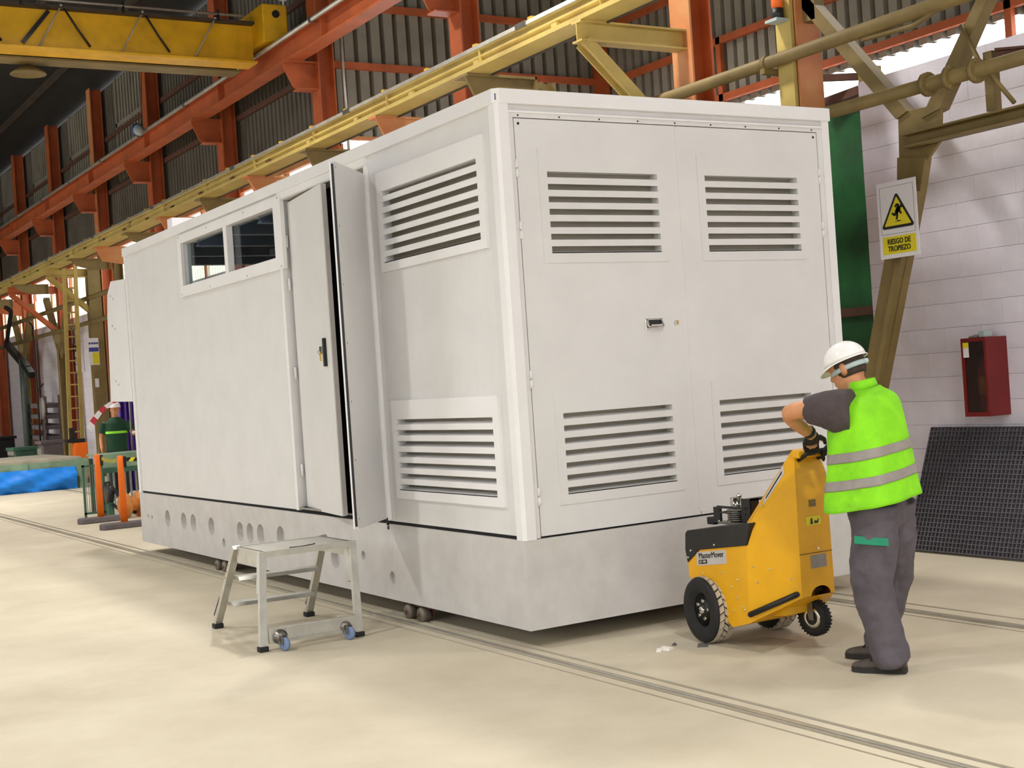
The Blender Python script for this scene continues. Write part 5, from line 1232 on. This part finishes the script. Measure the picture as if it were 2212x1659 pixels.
# green work bench behind the posts
t = thing('green_bench', 'green steel work bench with pale top behind the barrier', 'bench', (1.7, 14.6, 0))
MB().box(1.05, 3.0, 14.2, 14.95, .90, .93).build('bench_top', 'palegreen', t)
MB().box(1.06, 3.0, 14.2, 14.24, .72, .90).build('apron', 'palegreen', t)
MB().box(1.06, 3.0, 14.19, 14.25, .64, .72).build('lower_rail', 'machgreen', t)
for x, y in ((1.10, 14.25), (1.10, 14.9), (2.4, 14.25), (2.4, 14.9)): MB().box(x-.03, x+.03, y-.03, y+.03, 0, .86).build('leg', 'machgreen', t)
for i in range(10): MB().box(1.15+i*.09, 1.18+i*.09, 14.85, 14.86, .1, .64).build('mesh_slat', 'greyplastic', t)
t = thing('mesh_guard', 'green framed wire guard left of the front barrier post', 'guard', (.86, 14.0, 0))
f = MB(); f.box(.74, .77, 13.98, 14.02, 0, .80); f.box(1.02, 1.05, 13.98, 14.02, 0, .80); f.box(.74, 1.05, 13.98, 14.02, .77, .80); f.box(.74, 1.05, 13.98, 14.02, .05, .08); f.build('frame', 'machgreen', t)
for i in range(7): MB().box(.785+i*.034, .793+i*.034, 13.995, 14.003, .08, .77).build('wire', 'steel', t)
# belt pulley and wooden reel
t = thing('belt_pulley', 'dark belt pulley wheel behind the orange posts', 'pulley', (1.06, 13.8, 0))
MB().lathe((1.02, 13.8, .36), (1, 0, 0), [(0, .10), (.01, .17), (.05, .175), (.09, .17), (.10, .10)], 24).build('wheel', 'blackmetal', t)
MB().bar((1.07, 13.8, .5), (1.28, 13.2, .06), .05, .03).bar((1.07, 13.8, .22), (1.2, 13.4, .04), .05, .03).build('belt', 'rubber', t)
MB().box(1.03, 1.11, 13.7, 13.9, 0, .34).build('stand', 'machgreen', t)
t = thing('cable_reel', 'small wooden cable reel lying at the cabin end', 'cable reel', (1.25, 13.15, 0))
d_ = Vector((.95, .3, 0)).normalized(); c = Vector((1.10, 13.1, .19))
for s in (0, .24): MB().lathe(c + d_*s, d_, [(0, .19), (.03, .19)], 24).build('flange', 'wood', t)
MB().lathe(c + d_*.03, d_, [(0, .09), (.21, .09)], 18).build('drum', 'wood', t)
# low platform with blue tarpaulin
t = thing('steel_platform', 'low pale green steel platform at the left picture edge', 'platform', (1.4, 23, 0))
MB().box(-1.5, 2.75, 22.4, 25.8, .60, .66).build('deck', 'tabletop', t)
MB().box(-1.5, 2.75, 22.36, 22.42, .44, .60).build('edge_beam', 'palegreen', t)
MB().box(2.72, 2.8, 22.4, 25.8, .44, .60).build('edge_beam', 'palegreen', t)
for x in (.2, 1.6, 2.7): MB().box(x-.05, x+.05, 22.34, 22.46, 0, .60).build('leg', 'palegreen', t)
MB().box(2.62, 2.86, 22.3, 22.5, .25, .62).box(2.66, 2.82, 22.28, 22.34, 0, .25).build('corner_bracket', 'palegreen', t)
m = MB(); nx = 40; nz = 8; vs = []
for i in range(nx+1):
    x = -.6 + 3.2*i/nx
    for j in range(nz+1):
        z = .47 - .47*j/nz; bulge = .10*math.sin(math.pi*j/nz) + .03*math.sin(7*x+j) + .02*math.sin(17*x-2*j)
        vs.append((x, 22.33 - bulge - .05*j/nz, max(0.004, z + .02*math.sin(4*x+j*.5)*(j/nz if j < nz else 0))))
m.add(vs, [(i*(nz+1)+j, (i+1)*(nz+1)+j, (i+1)*(nz+1)+j+1, i*(nz+1)+j+1) for i in range(nx) for j in range(nz)], True)
o = m.build('tarpaulin', 'tarp'); root_at(o, (1.0, 22.25, 0)); tag(o, 'bright blue tarpaulin hung along the low platform', 'tarpaulin')
# ladder against the runway beam
t = thing('ladder', 'tall beige ladder leaning on the yellow runway beam', 'ladder', (3.73, 26.95, 0))
b0, b1, t0, t1 = Vector((3.60, 27.0, 0)), Vector((3.86, 26.9, 0)), Vector((3.50, 25.95, 5.2)), Vector((3.74, 25.85, 5.2))
for a, c in ((b0, t0), (b1, t1)):
    MB().bar(a, c, .09, .06, up=(0, 1, 0)).build('rail', 'olive', t)
for k in range(17):
    f_ = .05 + k*.055; MB().cyl(b0.lerp(t0, f_), b1.lerp(t1, f_), .018, 8).build('rung', 'olive', t)
# notices
o = thing('notice_board', 'blue, white and yellow safety notice hung on the column', 'notice', (4.13, 26.19, 2.7))
MB().box(4.0, 4.25, 26.18, 26.2, 2.70, 3.35).build('board', 'signw', o); MB().box(4.01, 4.24, 26.174, 26.18, 3.02, 3.12).build('blue_band', 'signb', o); MB().box(4.09, 4.24, 26.174, 26.18, 2.72, 3.0).build('yellow_area', 'signy', o)
for i in range(4): MB().lathe((4.035+i*.06, 26.178, 3.22), (0, -1, 0), [(0, .026), (.004, .026)], 12).build('blue_pictogram', 'signb', o)
q = MB().box(4.11, 4.20, 26.185, 26.2, 2.16, 2.37).build('white_tag', 'signw'); root_at(q, (4.155, 26.19, 2.16)); tag(q, 'small plain white tag under the safety notice', 'tag')
q = thing('wall_notice', 'white wall notice with black heading between ladder and column', 'notice', (4.78, 30.7, 2.7))
MB().box(4.77, 4.79, 29.9, 31.3, 2.65, 3.45).build('sheet', 'signw', q)
for k in range(4): MB().box(4.764, 4.77, 30.35+k*.2, 30.47+k*.2, 3.22, 3.40).build('heading_bar', 'signk', q)
MB().box(4.764, 4.77, 30.4, 30.9, 3.02, 3.08).build('text_line', 'strip', q); MB().box(4.764, 4.77, 30.2, 31.0, 2.86, 2.90).build('text_line', 'strip', q)
# grey machine, desk lamp arm and racks on the left
t = thing('floor_drill', 'grey green column drill beside the left orange column', 'machine', (3.9, 33.3, 0))
MB().cyl((3.9, 33.3, 0), (3.9, 33.3, 3.2), .10, 14).build('column', 'drill', t)
MB().bar((3.9, 33.3, 3.1), (3.7, 34.3, 3.7), .16, .18).bar((3.7, 34.3, 3.7), (3.75, 33.6, 4.6), .09, .1).bar((3.75, 33.6, 4.6), (3.72, 34.2, 4.75), .09, .1).bar((3.9, 33.3, 3.15), (3.95, 32.4, 2.7), .16, .18).build('jib', 'blackmetal', t)
MB().box(3.6, 4.2, 32.9, 33.7, 0, .25).build('foot', 'drill', t)
t = thing('lamp_stand', 'thin dark lamp stand with crossbars before the white wall', 'stand', (3.85, 31.4, 0))
MB().tube([(3.85, 31.4, 0), (3.85, 31.4, 4.0), (3.85, 31.8, 4.15)], .025, 8).build('pole', 'blackmetal', t)
MB().bar((3.85, 31.4, 2.95), (3.85, 33.2, 2.95), .03, .03).bar((3.85, 31.4, 2.2), (3.85, 30.6, 2.4), .03, .03).build('crossbar', 'blackmetal', t)
MB().box(3.75, 3.95, 31.3, 31.5, 0, .04).build('foot_plate', 'blackmetal', t)
t = thing('parts_rack', 'grey rack with stacked metal trays behind the ladder', 'rack', (4.2, 32.6, 0))
for y in (31.9, 33.6): MB().box(4.05, 4.11, y-.03, y+.03, 0, 2.1).box(4.5, 4.56, y-.03, y+.03, 0, 2.1).build('upright', 'steel', t)
for z in (.55, .85, 1.15, 1.45, 1.75): MB().hexa([(4.02, 31.9, z), (4.02, 33.6, z+.05), (4.6, 33.6, z+.05), (4.6, 31.9, z)], [(4.02, 31.9, z+.12), (4.02, 33.6, z+.17), (4.6, 33.6, z+.17), (4.6, 31.9, z+.12)]).build('tray', 'greybase', t)
MB().lathe((3.98, 31.4, 1.75), (-1, 0, 0), [(0, .30), (.04, .30), (.06, .06)], 20).build('grey_disc', 'strip', t)
for (x, y, w_, dd, h_, mt, lab) in ((3.5, 36.2, 1.0, 1.8, 1.0, 'blackmetal', 'dark steel workbench at the far left edge'), (3.3, 31.0, .7, 1.0, .75, 'machgreen', 'dark green tool chest at the foot of the rack'), (3.7, 29.6, .6, .7, .9, 'greybase', 'grey motor block at the ladder foot')):
    t = thing('workbench' if 'bench' in lab else ('tool_chest' if 'chest' in lab else 'motor_block'), lab, 'workbench' if 'bench' in lab else ('tool chest' if 'chest' in lab else 'machine'), (x, y, 0))
    MB().box(x-w_/2, x+w_/2, y-dd/2, y+dd/2, h_-.08, h_).build('top', mt, t)
    MB().box(x-w_/2+.05, x+w_/2-.05, y-dd/2+.05, y+dd/2-.05, .1, h_-.08).build('body', mt, t, bevel=.02)
    for k in range(3): MB().box(x-w_/2+.02, x-w_/2+.05, y-dd/2+.1, y+dd/2-.1, .15+k*.2, .30+k*.2).build('drawer', 'strip', t)
    for sx_ in (-1, 1): MB().box(x+sx_*(w_/2-.08)-.03, x+sx_*(w_/2-.08)+.03, y-dd/2+.05, y+dd/2-.05, 0, .1).build('foot', 'blackmetal', t)
t = thing('orange_machine', 'small orange machine with dark head beside the distant worker', 'machine', (3.15, 24.15, 0))
MB().box(3.0, 3.3, 24.0, 24.3, .12, .92).build('body', 'orangepl', t, bevel=.03); MB().box(2.85, 3.25, 24.0, 24.25, .92, 1.0).box(2.95, 3.05, 24.05, 24.2, 1.0, 1.25).build('head', 'blackmetal', t); MB().box(3.0, 3.3, 24.0, 24.3, 0, .12).build('foot', 'blackmetal', t)
# purple curtain and red-white tape
m = MB(); vs = []; n = 40
for i in range(n+1):
    x = 2.68 + .9*i/n; y = 19.2 + .05*math.sin(i*1.3)
    vs += [(x, y, .02), (x, y, 1.86)]
m.add(vs, [(2*i, 2*i+2, 2*i+3, 2*i+1) for i in range(n)], True)
o = m.build('curtain', 'purple'); root_at(o, (3.1, 19.2, 0)); s_ = o.modifiers.new('thick', 'SOLIDIFY'); s_.thickness = .01; tag(o, 'purple hanging curtain behind the distant worker', 'curtain')
fr = thing('curtain_rail', 'steel rail frame holding the purple curtain', 'rail', (3.1, 19.25, 0))
MB().box(2.62, 3.66, 19.2, 19.26, 1.86, 1.92).build('top_rail', 'greybase', fr)
for x in (2.62, 3.62): MB().box(x, x+.04, 19.2, 19.26, 0, 1.86).build('upright', 'greybase', fr)
t = thing('hazard_ribbon', 'red and white ribbon fluttering over the green bench', 'ribbon', (1.4, 15.0, .93))
pp = [(1.14, 15, 1.32), (1.19, 15, 1.42), (1.25, 15, 1.50), (1.33, 15, 1.59), (1.42, 15, 1.66), (1.53, 15, 1.73), (1.66, 15, 1.77), (1.8, 15, 1.78)]
for i in range(len(pp)-1):
    a, c = Vector(pp[i]), Vector(pp[i+1]); w_ = Vector((-.05, 0, .05)) * (1.25 - i*.1)
    MB().hexa([a - w_*.6, c - w_*.5, c + w_*.5, a + w_*.6], [v + Vector((0, .004, 0)) for v in (a - w_*.6, c - w_*.5, c + w_*.5, a + w_*.6)]).build('red_band' if i % 2 else 'white_band', 'redtape' if i % 2 else 'signw', t)
MB().cyl((1.8, 15.0, .93), (1.8, 15.0, 1.8), .012, 8).build('ribbon_pole', 'steel', t)
